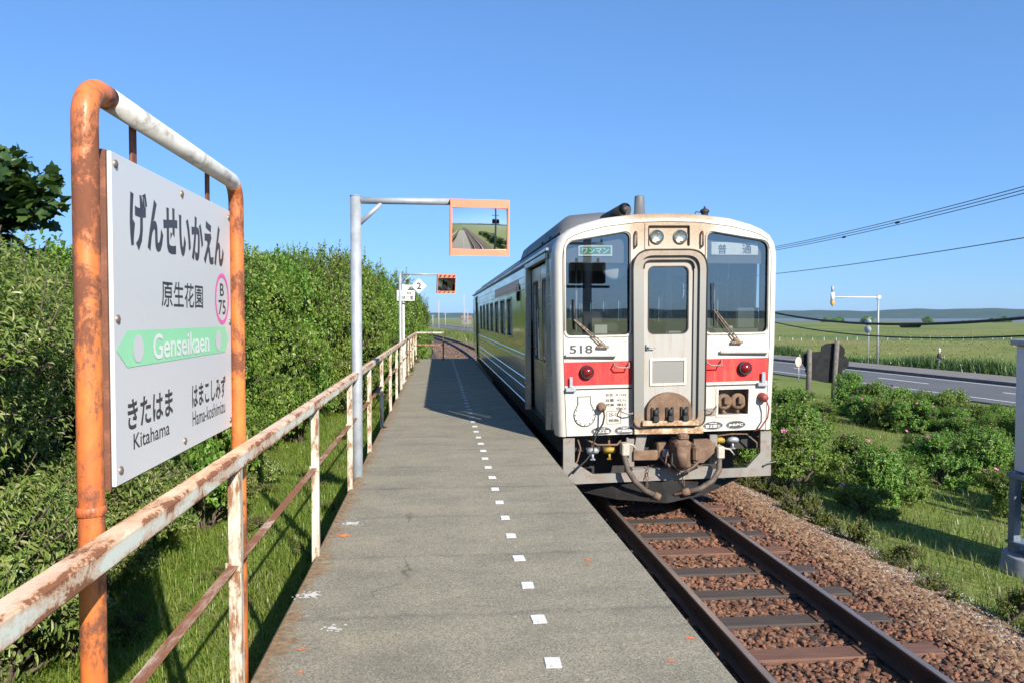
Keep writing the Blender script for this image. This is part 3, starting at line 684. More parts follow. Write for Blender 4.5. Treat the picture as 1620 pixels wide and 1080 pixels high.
# stopping position sign: diamond 2 and boarding board on one white post
st = empty('boarding_sign_post', (-.813, 18.3, -1.15), 'slim white post carrying the white diamond 2 and a small boarding position board', 'sign')
WPT = plain('white_post_paint', (0.58, 0.58, 0.57), 0.5, 0, 0.15, 4)
b = MB(); b.tube([(-.813, 18.3, -1.15), (-.813, 18.3, 2.30)], .030, 12); b.build('post', WPT, st)
b = MB(); b.bbox((-.775, 18.27, 2.23), (-.55, 18.32, 2.28)); b.add([(-.778, 18.29, 2.10), (-.778, 18.29, 2.228), (-.65, 18.29, 2.228), (-.778, 18.30, 2.10), (-.778, 18.30, 2.228), (-.65, 18.30, 2.228)], [(0, 1, 2), (3, 5, 4), (0, 2, 5, 3), (0, 3, 4, 1), (1, 4, 5, 2)]); b.build('arm', WPT, st)
dm = onplane('diamond_plate', fill2d([rpoly([(-.265, 2.255), (-.443, 2.433), (-.621, 2.255), (-.443, 2.077)], .02, 3)], .004), lambda x, y, z: (x, 18.25+z, y), M['white_ink'], st)
onplane('lettering', text_geo('2', None, .165, .03), lambda x, y, z: (x-.443, 18.243, y+2.255), M['black_ink'], dm)
pb = MB().bbox((-.962, 18.235, 1.905), (-.547, 18.262, 2.148), .004).build('board', M['white_ink'], st)
onplane('lettering', text_geo('ワンマン乗車口', .36, .075, .012), lambda x, y, z: (x-.755, 18.233, y+2.085), M['black_ink'], pb)
onplane('lettering', text_geo('乗降位置', .36, .10, .012), lambda x, y, z: (x-.755, 18.233, y+1.975), M['black_ink'], pb)

# ------------------------------------------------------------------ foliage builders
def leaves_geo(P, D, Nn, L, Wd, kind='oval'):
    """P base, D tip direction, Nn face normal, L length, Wd width"""
    n = len(P); S = np.cross(D, Nn); S /= np.maximum(np.linalg.norm(S, axis=1), 1e-6)[:, None]; U = np.cross(S, D)
    L = L[:, None]; Wd = Wd[:, None]
    if kind == 'oval':
        k = 6; f = RNG.uniform(.05, .22, n)[:, None]
        V = np.stack([P, P+D*L*.30+S*Wd*.5+U*Wd*f, P+D*L*.68+S*Wd*.42+U*Wd*f, P+D*L-U*L*.12, P+D*L*.68-S*Wd*.42+U*Wd*f, P+D*L*.30-S*Wd*.5+U*Wd*f], 1)
        F = np.array([(0, 1, 2, 3), (0, 3, 4, 5)]); lt = 4
    else:
        k = 4; V = np.stack([P, P+D*L*.45+S*Wd*.5, P+D*L, P+D*L*.45-S*Wd*.5], 1); F = np.array([(0, 1, 2, 3)]); lt = 4
    Fc = (F[None]+k*np.arange(n)[:, None, None]).reshape(-1, 4)
    return V.reshape(-1, 3), Fc
def unit(a): return a/np.maximum(np.linalg.norm(a, axis=-1, keepdims=True), 1e-9)
def shrub_mesh(name, mat, rx, ry, h, nshoot, per, leaf, aspect, seed, shoot=.22, clumps=16, droop=0.0, base=.05, spiky=.35):
    rg = np.random.default_rng(seed)
    # clumps make the outline uneven
    th = rg.uniform(0, 6.283, clumps); ph = rg.uniform(0.05, 1.0, clumps); zz = ph*h*.80+base*h
    rr = np.sqrt(np.clip(1-(np.clip(ph-.45, 0, 1)/.62)**2, 0.1, 1))*rg.uniform(.35, .72, clumps)
    C = np.stack([np.cos(th)*rr*rx, np.sin(th)*rr*ry, zz], 1); CR = rg.uniform(.30, .48, clumps)*min(rx, h*.6)
    ci = rg.choice(clumps, nshoot, p=CR**2/np.sum(CR**2)); d = unit(rg.normal(size=(nshoot, 3))); d[:, 2] = np.abs(d[:, 2])*.8+d[:, 2]*.2
    d = unit(d); rad = CR[ci]*rg.uniform(.35, 1.0, nshoot)**.5
    B = C[ci]+d*rad[:, None]; out = unit(B-np.array([0, 0, h*.35])); D = unit(out*.55+np.array([0, 0, spiky])+rg.normal(size=(nshoot, 3))*.33)
    Ls = shoot*rg.uniform(.5, 1.25, nshoot)
    t = (np.arange(per)+.4)/per; P = B[:, None]+D[:, None]*(Ls[:, None]*t)[..., None]; P[..., 2] -= droop*(t**2)[None]*Ls[:, None]
    side = unit(rg.normal(size=(nshoot, per, 3))); side = unit(side-D[:, None]*np.sum(side*D[:, None], -1, keepdims=True))
    LD = unit(D[:, None]*rg.uniform(.15, .9, (nshoot, per, 1))+side-np.array([0, 0, droop])); NN = unit(np.array([0, 0, .45])+rg.normal(size=(nshoot, per, 3))*.36+out[:, None]*.95)
    sz = leaf*rg.uniform(.6, 1.25, (nshoot, per))*(1-.35*t)[None]
    P = P.reshape(-1, 3); ok = P[:, 2] > .01
    V, F = leaves_geo(P[ok], LD.reshape(-1, 3)[ok], NN.reshape(-1, 3)[ok], sz.ravel()[ok], sz.ravel()[ok]*aspect)
    me = np_mesh(name, V, F, np.full(len(F), 4), mat)
    tw = MB()
    for i in range(clumps):
        c = C[i]; mid = (c[0]*.35, c[1]*.35, c[2]*.5); tw.tube([(c[0]*.08, c[1]*.08, 0), mid, tuple(c)], [.032, .022, .009], 6, False)
    sel = rg.choice(nshoot, min(380, nshoot), replace=False)
    for i in sel: tw.tube([tuple(C[ci[i]]), tuple(B[i]), tuple(B[i]+D[i]*Ls[i])], [.009, .006, .003], 4, False)
    return me, tw
BARK = plain('shrub_bark', (0.10, 0.075, 0.055), 0.9, 0, 0.3, 15)
def mesh_from(tw, name, mat):
    o = tw.build(name, mat); me = o.data; bpy.data.objects.remove(o); return me
class Plant:
    def __init__(s, name, cat, me, tw, fname='foliage'): s.name, s.cat, s.me, s.fn = name, cat, me, fname; s.tw = mesh_from(tw, 'stems', BARK)
    def put(s, x, y, z, sc, rz, label, group, szf=1.0):
        r = empty(s.name, (x, y, z), label, s.cat, group, rz); r.scale = (sc, sc, sc*szf)
        a = link(s.fn, s.me, r); b = link('stems', s.tw, r); return r
LM1 = leafmat('thicket_leaf', [(0.060, 0.12, 0.018), (0.125, 0.225, 0.030), (0.19, 0.305, 0.046), (0.30, 0.375, 0.085)], .40, .16)
LM2 = leafmat('willow_leaf', [(0.075, 0.125, 0.026), (0.165, 0.235, 0.048), (0.225, 0.295, 0.07), (0.35, 0.345, 0.155)], .38, .14)
LM3 = leafmat('rose_leaf', [(0.065, 0.13, 0.022), (0.13, 0.24, 0.036), (0.21, 0.335, 0.055), (0.32, 0.39, 0.10)], .40, .14)
A1 = Plant('thicket_shrub', 'shrub', *shrub_mesh('thicket_foliage', LM1, 1.2, 1.2, 2.6, 3000, 9, .080, .60, 1, .20, 30, spiky=.08))
A2 = Plant('thicket_shrub', 'shrub', *shrub_mesh('thicket_foliage', LM1, 1.25, 1.15, 2.5, 3000, 9, .074, .56, 2, .19, 32, spiky=.08))
A3 = Plant('narrow_leaved_shrub', 'shrub', *shrub_mesh('narrow_foliage', LM2, 1.1, 1.2, 2.4, 3000, 11, .072, .30, 3, .27, 22, .22))
A4 = Plant('low_shrub', 'shrub', *shrub_mesh('low_foliage', LM2, .85, .85, 1.15, 1500, 10, .07, .40, 4, .22, 14, .15))
GRP = 'shrubs of the thicket left of the platform'
def hz(y): return float(np.interp(y, [2, 6, 9, 13, 16, 19, 23, 30, 40, 60], [2.15, 2.3, 2.5, 2.62, 2.85, 3.2, 3.5, 3.2, 2.45, 1.7]))
def hx(y): return float(np.interp(y, [2, 8, 14, 19, 23, 28, 34, 60], [-3.7, -3.75, -4.0, -3.9, -3.0, -1.95, -1.55, -2.6]))
cnt = 0
rs = random.Random(5)
def lab_thicket(y, row):
    if row == 1: return 'dense green thicket shrub in the rear row behind the hedge front'
    if y < 6: return 'narrow leaved shrub in the near hedge behind the railing'
    if y < 12: return 'leafy shrub in the hedge front behind the station name board'
    if y < 20: return 'tall hedge shrub between name board and tall mirror post'
    return 'tall dark shrub at the far end of the hedge'
y = 1.6
while y < 40:
    h = hz(y); s = rs.uniform(.88, 1.08)
    pl = rs.choice([A1, A2, A3] if y < 16 else [A1, A2, A2])
    if y < 7.5: pl = A3
    pl.put(hx(y)+rs.uniform(-.15, .2), y, float(gz(hx(y), y))-.05, s, rs.uniform(0, 6.28), lab_thicket(y, 0), GRP, (h+1.2)/2.62/s*rs.uniform(.93, 1.02)); cnt += 1
    if y < 26:
        A = rs.choice([A1, A2, A3])
        A.put(hx(y)-1.5+rs.uniform(-.3, .3), y+rs.uniform(-.4, .4), -1.2, s*1.1, rs.uniform(0, 6.28), lab_thicket(y, 1), GRP, (h+1.2)/2.62/(s*1.1)*rs.uniform(.93, 1.0))
    y += 1.15 if y < 12 else 1.3
for (x, y, s, szf) in ((-3.05, 4.3, .85, .95), (-3.1, 5.7, .85, 1.05), (-3.05, 7.2, .85, 1.1), (-3.15, 8.5, .8, 1.1), (-2.9, 9.8, .75, 1.0), (-3.1, 12.3, .8, 1.1), (-2.9, 16.5, .7, 1.2), (-2.2, 21.5, .8, 1.3), (-1.7, 25.0, .8, 1.5), (-1.55, 29.5, .9, 1.6), (-1.6, 33.5, .9, 1.5), (-1.9, 40, 1.1, 1.6), (-2.6, 47, 1.2, 1.5), (-3.4, 55, 1.3, 1.6), (-5, 66, 1.4, 1.6)):
    A4.put(x, y, float(gz(x, y))-.04, s, rs.uniform(0, 6.28), 'low pale green shrub at the hedge foot' if y < 18 else 'low bushy shrub near the far end of the railing', GRP, szf)

for k in range(9):
    A = rs.choice([A1, A2, A3]); yb = 0.2-3.2*k
    A.put(-3.6+rs.uniform(-.4, .3), yb, -1.2, 1.15, rs.uniform(0, 6.28), 'hedge shrub behind the camera, seen only in the platform mirror', GRP, 1.0)
    A.put(8.6+rs.uniform(-.8, .8), yb-4, -1.75, 1.0, rs.uniform(0, 6.28), 'bank shrub behind the camera, seen only in the platform mirror', 'bank shrubs behind the camera', .7)
# maple behind the hedge
def maple():
    rt = empty('maple_tree', (-5.12, 9.0, -1.2), 'dark maple tree with broad lobed leaves rising behind the hedge at the far left', 'tree')
    rg = np.random.default_rng(9); t = MB(); t.tube([(-5.12, 9.0, -1.3), (-5.12, 9.0, .6), (-5.07, 9.0, 1.9), (-5.07, 9.0, 3.2)], [.13, .11, .08, .03], 10)
    C = []
    for k in range(46):
        a = rg.uniform(0, 6.28); z = rg.uniform(1.5, 3.22); r = rg.uniform(.2, .85)*(1.0-.4*abs(z-2.4)/1.2); c = np.array([-5.07+math.cos(a)*r*.85, 9.0+math.sin(a)*r, z]); C.append(c)
        t.tube([(-5.07, 9.0, z-.5), tuple((c+np.array([-5.07, 9.0, z-.3]))/2), tuple(c)], [.03, .02, .008], 6, False)
    t.build('trunk', BARK, rt)
    n = 5200; ci = rg.integers(0, len(C), n); P = np.array(C)[ci]+np.clip(rg.normal(size=(n, 3)), -1.3, 1.3)*np.array([.17, .2, .15])
    D = unit(unit(P-np.array([-5.07, 9.0, 2.3]))*.8+rg.normal(size=(n, 3))*.4-np.array([0, 0, .45])); NN = unit(np.array([.2, -.2, 1.0])+rg.normal(size=(n, 3))*.45)
    S = unit(np.cross(D, NN)); L = rg.uniform(.12, .21, n)
    shp = [(0, 0), (.14, .16), (.40, .14), (.37, .32), (.54, .46), (.38, .55), (.30, .72), (.16, .72), (0, .98)]
    shp = shp+[(-a, c) for a, c in shp[-2:0:-1]]; shp = np.array(shp)
    V = P[:, None]+D[:, None]*(shp[None, :, 1:2]*L[:, None, None])+S[:, None]*(shp[None, :, 0:1]*L[:, None, None])
    U = np.cross(S, D); V -= U[:, None]*(np.abs(shp[None, :, 0:1])*.25*L[:, None, None])
    k = len(shp); F = (np.arange(k)[None]+k*np.arange(n)[:, None])
    me = np_mesh('maple_crown', V.reshape(-1, 3)-np.array([-5.12, 9.0, -1.2]), F, np.full(n, k), leafmat('maple_leaf', [(0.02, 0.045, 0.014), (0.03, 0.065, 0.018), (0.045, 0.09, 0.024), (0.08, 0.125, 0.03)], .28))
    link('crown', me, rt)
maple()

# ------------------------------------------------------------------ grass
def grass(name, X, Y, Z, h, w, mat, lean=.35, label=None):
    n = len(X); a = RNG.uniform(0, 6.283, n); D = np.stack([np.cos(a), np.sin(a), np.zeros(n)], 1); S = np.stack([-np.sin(a), np.cos(a), np.zeros(n)], 1)
    P = np.stack([X, Y, Z], 1); l = (RNG.uniform(.1, 1, n)*lean)[:, None]*h[:, None]; up = np.array([0, 0, 1.0])
    V = np.stack([P-S*w[:, None]/2, P+S*w[:, None]/2, P+up*h[:, None]*.55+D*l*.35+S*w[:, None]*.36, P+up*h[:, None]*.55+D*l*.35-S*w[:, None]*.36, P+up*h[:, None]*.95+D*l], 1).reshape(-1, 3)
    i = 5*np.arange(n)[:, None]; q = np.concatenate([i+np.array([[0, 1, 2, 3]]), i+np.array([[3, 2, 4]])], 1).ravel()
    return tag(link(name, np_mesh(name, V, q, np.tile([4, 3], n), mat)), kind='stuff')
GM1 = leafmat('lawn_blade', [(0.10, 0.16, 0.022), (0.16, 0.25, 0.034), (0.22, 0.31, 0.05), (0.31, 0.33, 0.09)], .48)
GM2 = leafmat('verge_blade', [(0.07, 0.11, 0.022), (0.12, 0.165, 0.032), (0.175, 0.205, 0.055), (0.27, 0.24, 0.11)], .4)
GM3 = leafmat('reed_blade', [(0.025, 0.06, 0.014), (0.045, 0.095, 0.022), (0.07, 0.125, 0.03), (0.11, 0.15, 0.045)], .3)
GM4 = leafmat('meadow_blade', [(0.11, 0.16, 0.034), (0.16, 0.205, 0.045), (0.21, 0.225, 0.062), (0.28, 0.245, 0.09)], .4)
n = 80000; X_ = RNG.uniform(-3.9, -.86, n); Y_ = 2.5+26*RNG.uniform(0, 1, n)**1.7; pat = .5+.5*np.sin(X_*2.1+Y_*1.3)*np.sin(Y_*.7-X_*1.7)
grass('lawn_grass', X_, Y_, gz(X_, Y_)-.01, RNG.uniform(.06, .15, n)*(.7+.7*pat), RNG.uniform(.006, .012, n), GM1, 1.25)
n = 60000; X_ = 5.0+14*RNG.uniform(0, 1, n)**1.4; Y_ = 5+32*RNG.uniform(0, 1, n)**1.3; kk = (X_ > 5.1+RNG.normal(0, .12, n)); X_, Y_ = X_[kk], Y_[kk]; n = len(X_)
grass('verge_grass', X_, Y_, gz(X_, Y_)-.01, RNG.uniform(.07, .20, n), RNG.uniform(.006, .014, n), GM2, 1.25)
n = 22000; o = RNG.normal(11.2, .9, n); Y_ = RNG.uniform(18, 190, n); c = .5+.5*np.sin(Y_*.21)*np.sin(Y_*.057+1)+.2*np.sin(Y_*.9); q = np.stack([road_c(Y_)+RP.x*o, Y_+RP.y*o], 1)
grass('roadside_reeds', q[:, 0], q[:, 1], np.full(n, -2.55), RNG.uniform(.5, 1.0, n)*(.35+1.05*np.clip(c, 0, 1)), RNG.uniform(.05, .12, n), GM3, .8)
n = 26000; Y_ = 22+230*RNG.uniform(0, 1, n)**1.6; o = 9.0+150*RNG.uniform(0, 1, n)**1.6; q = np.stack([road_c(Y_)+o, Y_], 1)
grass('meadow_grass', q[:, 0], q[:, 1], gz(q[:, 0], q[:, 1])-.02, RNG.uniform(.10, .28, n), RNG.uniform(.06, .16, n), GM4, 1.2)
n = 9000; Y_ = RNG.uniform(36, 170, n); X_ = 6.2+curve_x(Y_)*1.0+RNG.uniform(0, 1, n)**.8*(8+.05*Y_)
grass('lineside_reeds', X_, Y_, gz(X_, Y_)-.05, RNG.uniform(.5, 1.3, n), RNG.uniform(.04, .12, n), GM2, .5)
n = 3000; Y_ = RNG.uniform(29.5, 110, n); X_ = -0.9+curve_x(Y_)*1.0-RNG.uniform(0, 2.2, n)+.6
grass('track_end_grass', X_, Y_, gz(X_, Y_)-.03, RNG.uniform(.2, .7, n), RNG.uniform(.02, .05, n), GM2, .6)

# ------------------------------------------------------------------ rose bushes on the bank
B1 = Plant('rose_bush', 'bush', *shrub_mesh('rose_foliage', LM3, .85, .85, .85, 1300, 9, .05, .62, 11, .15, 18, .05))
B2 = Plant('rose_bush', 'bush', *shrub_mesh('rose_foliage', LM3, .95, .8, .75, 1300, 9, .048, .6, 12, .14, 20, .05))
B3 = Plant('rose_bush', 'bush', *shrub_mesh('rose_foliage', LM3, .75, .8, 1.0, 1200, 9, .055, .6, 13, .17, 16, .1))
WD1 = Plant('weed_clump', 'weed', *shrub_mesh('weed_foliage', leafmat('weed_leaf', [(0.07, 0.11, 0.02), (0.13, 0.17, 0.03), (0.20, 0.20, 0.05)], .35), .3, .3, .30, 130, 8, .055, .42, 14, .14, 8, .1))
fm = MB()
for k in range(5):
    a = 2*math.pi*k/5; c, s = math.cos(a), math.sin(a)
    pts_ = [(0, 0, 0), (.022, -.020, .006), (.048, -.016, .014), (.054, 0, .012), (.048, .016, .014), (.022, .020, .006)]
    fm.add([(x*c-y*s, x*s+y*c, z) for x, y, z in pts_], [tuple(range(6))])
fm.lathe([(.010, .004), (.009, .012), (0, .014)], (0, 0, 0), (0, 0, 1), 8)
FME = mesh_from(fm, 'rose_flower', plain('rose_petal', (0.60, 0.15, 0.33), 0.6, 0, 0.25, 30))
roses = [  # x, y, scale, height factor, what sets it apart
 (6.6, 13.4, .95, 1.0), (6.3, 15.4, 1.05, 1.1), (7.4, 15.6, 1.1, 1.1), (8.0, 17.4, 1.1, 1.1), (6.9, 18.2, 1.1, 1.2), (9.0, 19.4, 1.1, 1.1), (7.9, 20.5, 1.2, 1.2), (10.2, 21.0, 1.2, 1.0),
 (7.1, 11.9, .80, 1.15), (7.9, 12.4, .78, 1.0), (7.6, 13.5, .85, 1.05), (8.7, 14.2, .8, .9), (6.55, 11.2, .62, 1.0),
 (9.9, 14.1, .95, 1.0), (10.9, 14.6, 1.0, 1.05), (11.7, 15.5, 1.0, 1.0), (10.7, 15.9, .95, .95), (9.6, 11.9, .85, 1.1), (10.4, 12.2, .9, 1.2),
 (9.4, 24.0, 1.2, 1.2), (11.0, 26.0, 1.3, 1.1), (8.4, 24.5, 1.2, 1.2), (12.1, 23.2, 1.0, .7), (9.8, 28.5, 1.4, 1.2), (11.6, 31.5, 1.4, 1.2)]
hedge = []
for i in range(17):                         # the dark row along the road
    f = i/16; hedge.append((15.4+2.3*f, 27.0-8.5*f, 1.15, 1.15))
for i in range(9):
    f = i/8; hedge.append((14.0+3.0*f, 24.0-6.0*f, 1.05, 1.05))
frs = random.Random(3)
def rose(x, y, s, szf, label, group, nfl):
    pl = frs.choice([B1, B2, B3]); r = pl.put(x, y, float(gz(x, y))-.06, s, frs.uniform(0, 6.28), label, group, szf)
    vs = [v.co.copy() for v in list(pl.me.vertices)[::7]]
    for k in range(nfl):
        top = sorted((frs.choice(vs) for _ in range(14)), key=lambda v: -(v.z+.35*math.hypot(v.x, v.y)))[0]
        f = link('flower', FME, r); f.location = top + Vector((0, 0, .025)); f.rotation_euler = (frs.uniform(-.9, .9), frs.uniform(-.9, .9), frs.uniform(0, 6)); sc = frs.uniform(.65, 1.1)/s; f.scale = (sc, sc, sc)
for (x, y, s, szf) in roses:
    if y < 13 and x < 8.5: L = 'dark green rose bush at the edge of the stone shoulder'
    elif x > 9.3 and y < 16.5: L = 'rose bush with pink flowers left of the white cabinet'
    elif y < 16.5: L = 'flowering rose bush mid bank right of the railcar'
    else: L = 'bushy green rose bush farther up the bank'
    rose(x, y, s, szf, L, 'rose bushes on the bank', frs.choice([1, 2, 3, 4]) if y < 20 else 1)
for k, (x, y, s, szf) in enumerate(hedge):
    rose(x+frs.uniform(-.25, .25), y+frs.uniform(-.3, .3), s*frs.uniform(.92, 1.1), szf*frs.uniform(.9, 1.1), 'dense rose bush in the hedge row along the road', 'rose hedge along the road', 1)
for i in range(18):
    y = 6.2+frs.uniform(0, 1)**1.2*8.5; x = 5.15+frs.gauss(.1, .14)+(.6 if y < 7.5 else 0)*frs.random()
    WD1.put(x, y, float(gz(x, y))-.02, frs.uniform(.5, 1.15), frs.uniform(0, 6.28), 'small yellow green weed clump at the edge of the stone shoulder', 'weeds along the ballast edge', frs.uniform(.8, 1.5))
for i in range(14):
    y = 3.0+23*frs.random(); x = -1.05-frs.random()*1.5
    WD1.put(x, y, float(gz(x, y))-.02, frs.uniform(.3, .7), frs.uniform(0, 6.28), 'small leafy weed growing in the grass strip left of the platform', 'weeds in the grass strip', frs.uniform(.8, 1.3))
for (x, y, s) in ((-.80, 20.4, .8), (-.82, 21.6, .9), (-.82, 22.6, .9), (-.85, 24.2, 1.0), (-.9, 26, 1.1)):
    WD1.put(x-.08, y, -.55, s, frs.uniform(0, 6.28), 'leafy weed pushing through the far railing at the platform edge', 'weeds at the railing foot', 2.4)
# ------------------------------------------------------------------ things on the far side of the track
# white crossing cabinet; body widened out of view to enlarge its shadow
cb = empty('signal_cabinet', (7.15, 8.4, -1.5), 'tall white trackside cabinet on a round concrete base at the right edge, widened for shade', 'cabinet')
CW = plain('cabinet_white', (0.72, 0.73, 0.74), 0.45, 0, 0.06, 3); CG = plain('cabinet_blue_grey', (0.16, 0.20, 0.26), 0.6, 0.2, 0.2, 6)
MB().bbox((6.93, 8.2, -.33), (7.95, 8.62, 1.185), .012).build('body', CW, cb)
MB().bbox((6.885, 8.15, 1.187), (8.0, 8.67, 1.257), .012).build('cap', plain('cabinet_cap', (0.42, 0.40, 0.44), 0.5), cb)
b = MB()
for x in (6.87, 7.88): b.bbox((x, 8.2, -1.30), (x+.09, 8.3, -.335), .004); b.bbox((x, 8.52, -1.30), (x+.09, 8.62, -.335), .004)
b.bbox((6.85, 8.18, -.40), (8.0, 8.64, -.345), .004); b.bbox((6.85, 8.18, -1.20), (8.0, 8.64, -1.165), .004); b.bbox((6.99, 8.22, -.9), (7.85, 8.5, -.47), .01)
b.build('stand', CG, cb)
b = MB(); b.lathe([(0, -1.30), (.40, -1.30), (.42, -1.32), (.42, -1.42), (.44, -1.44), (.44, -1.68)], (7.15, 8.4, 0), (0, 0, 1), 28); b.build('concrete_base', plain('grey_base', (0.24, 0.25, 0.26), 0.85, 0, 0.2, 4), cb)

# flower shaped wooden board seen from behind
fb = empty('wooden_signboard', (18.0, 34.0, -2.2), 'back of a dark flower shaped wooden board held by two weathered log posts', 'sign')
oc = [(370, 575), (438, 572), (444, 530), (480, 506), (540, 499), (600, 510), (638, 545), (646, 590), (630, 606), (656, 620), (678, 660), (674, 700), (640, 730), (618, 745), (636, 765), (628, 790), (600, 802), (577, 806), (577, 833), (540, 843), (480, 840), (370, 815), (330, 790), (306, 742), (312, 715), (290, 690), (275, 640), (290, 600), (322, 584)]
oc = [(16.87+((1220+x/5.4)-1273)*.0306, .32-((450+y/5.4)-543)*.0292) for x, y in oc]
onplane('board', fill2d([rpoly(oc, .05, 3)], .03), lambda x, y, z: (x, 34.17+z, y), plain('tarred_board', (0.007, 0.0075, 0.009), 0.95, 0, 0.3, 3, 0.3), fb)
MB().tube([(17.03, 33.97, -2.4), (17.07, 33.97, -1), (17.08, 33.97, .06)], [.13, .12, .11], 12).build('log_post', M['wood_grey'], fb)
MB().tube([(18.26, 33.97, -2.4), (18.32, 33.97, -1), (18.42, 33.97, .44)], [.12, .12, .11], 12).build('log_post', M['wood_grey'], fb)

# small round roadside sign
def ray_at(px, py, Y):
    r = (cam.rotation_euler.to_matrix()) @ Vector(((px-810)/1215, -(py-540)/1215, -1)); t = Y/r.y; return Vector((0, 0, 1.52)) + r*t
q = ray_at(1263, 572, 46.0)
rsn = empty('round_delineator', (q.x, 46.0, -2.45), 'small round pale orange roadside disc on a thin post left of the flower board', 'sign')
b = MB(); b.lathe([(0, -.02), (.30, -.02), (.32, -.01), (.32, .01), (.30, .02), (0, .02)], (q.x, 46.0, q.z), (.5, -.87, 0), 24); b.build('disc', plain('faded_orange_disc', (0.75, 0.42, 0.33), 0.5, 0, 0.3, 5), rsn)
b = MB(); b.cyl((q.x+.05, 46.05, -2.5), (q.x+.05, 46.05, q.z-.1), .035, 8); b.build('post', M['galv'], rsn)

# overhanging snow pole
q0 = Vector((36.17, 60.25, -2.45)); sp_ = empty('snow_delineator_pole', q0, 'tall thin roadside pole with a horizontal arm holding a white and amber road edge marker', 'road marker')
b = MB(); b.tube([q0, (q0.x+.0, q0.y, 3.4)], [.10, .07], 12); b.build('post', M['galv'], sp_)
qa = ray_at(1317, 468, 59.9)
b = MB(); b.tube([(q0.x+.25, q0.y, 3.16), (qa.x+.12, qa.y, 3.16)], .055, 8); b.bbox((q0.x-.14, q0.y-.12, 3.02), (q0.x+.14, q0.y+.12, 3.3), .02); b.build('arm', WPT, sp_)
b = MB(); b.cyl((qa.x, qa.y, 2.85), (qa.x, qa.y, 3.55), .15, 12); b.build('marker', M['white_ink'], sp_)
b = MB(); b.cyl((qa.x, qa.y, 3.56), (qa.x, qa.y, 4.05), .10, 10); b.build('marker_top', M['galv'], sp_)
b = MB(); b.lathe([(.17, .01), (.17, -.2), (.02, -.45), (0, -.45)], (qa.x, qa.y, 2.84), (0, 0, 1), 12); b.build('amber_tip', plain('amber_tip', (0.70, 0.38, 0.08), 0.4), sp_)
# two round signs on one post beside it
rd = empty('round_road_signs', (35.75, 60.9, -2.45), 'grey backs of two round road signs on one post beside the snow pole', 'sign')
b = MB(); b.cyl((35.75, 60.9, -2.5), (35.75, 60.9, 1.5), .04, 8); b.build('post', M['galv'], rd)
for z in (1.12, .50):
    b = MB(); b.lathe([(0, -.02), (.30, -.02), (.30, .02), (0, .02)], (35.62, 60.82, z), (-.85, -.5, 0), 24); b.build('sign_disc', M['galv'], rd)
# meadow fence
fc = empty('meadow_fence', (78, 128, -2.55), 'low line of thin white fence posts far out across the meadow', 'fence')
b = MB()
fp = MB().bbox((57-.03, 128-.03, -2.7), (57+.03, 128+.03, -1.95), .01).build('fence_post', M['white_ink'], fc)
for i in range(1, 24):
    c = fp.copy(); COL.objects.link(c); c.location = (i*2.12, random.uniform(-.5, .5)+i*.2, random.uniform(-.08, .05)); c.scale = (1, 1, 1)
for z in (-2.05, -2.3): b.tube([(57, 128, z), (57+23*2.12, 128+4.6, z)], .012, 4)
b.build('fence_wire', M['galv'], fc)
# clumps on the lake shore
FS = shrub_mesh('shore_foliage', LM1, 6, 4, 5, 900, 6, 1.0, .6, 31, 1.4, 14)
SH = Plant('shore_tree_clump', 'trees', *FS)
for px_, s in ((1325, .9), (1345, 1.0), (1358, 1.1), (1500, 1.0), (1470, .5), (1590, .8), (1612, 1.1), (1570, .6), (1545, .5)):
    q = ray_at(px_, 507, 560); SH.put(q.x, 560+rs.uniform(-40, 40), -3.2, s, rs.uniform(0, 6), 'small dark tree clump on the far lake shore', 'tree clumps on the lake shore', .8)

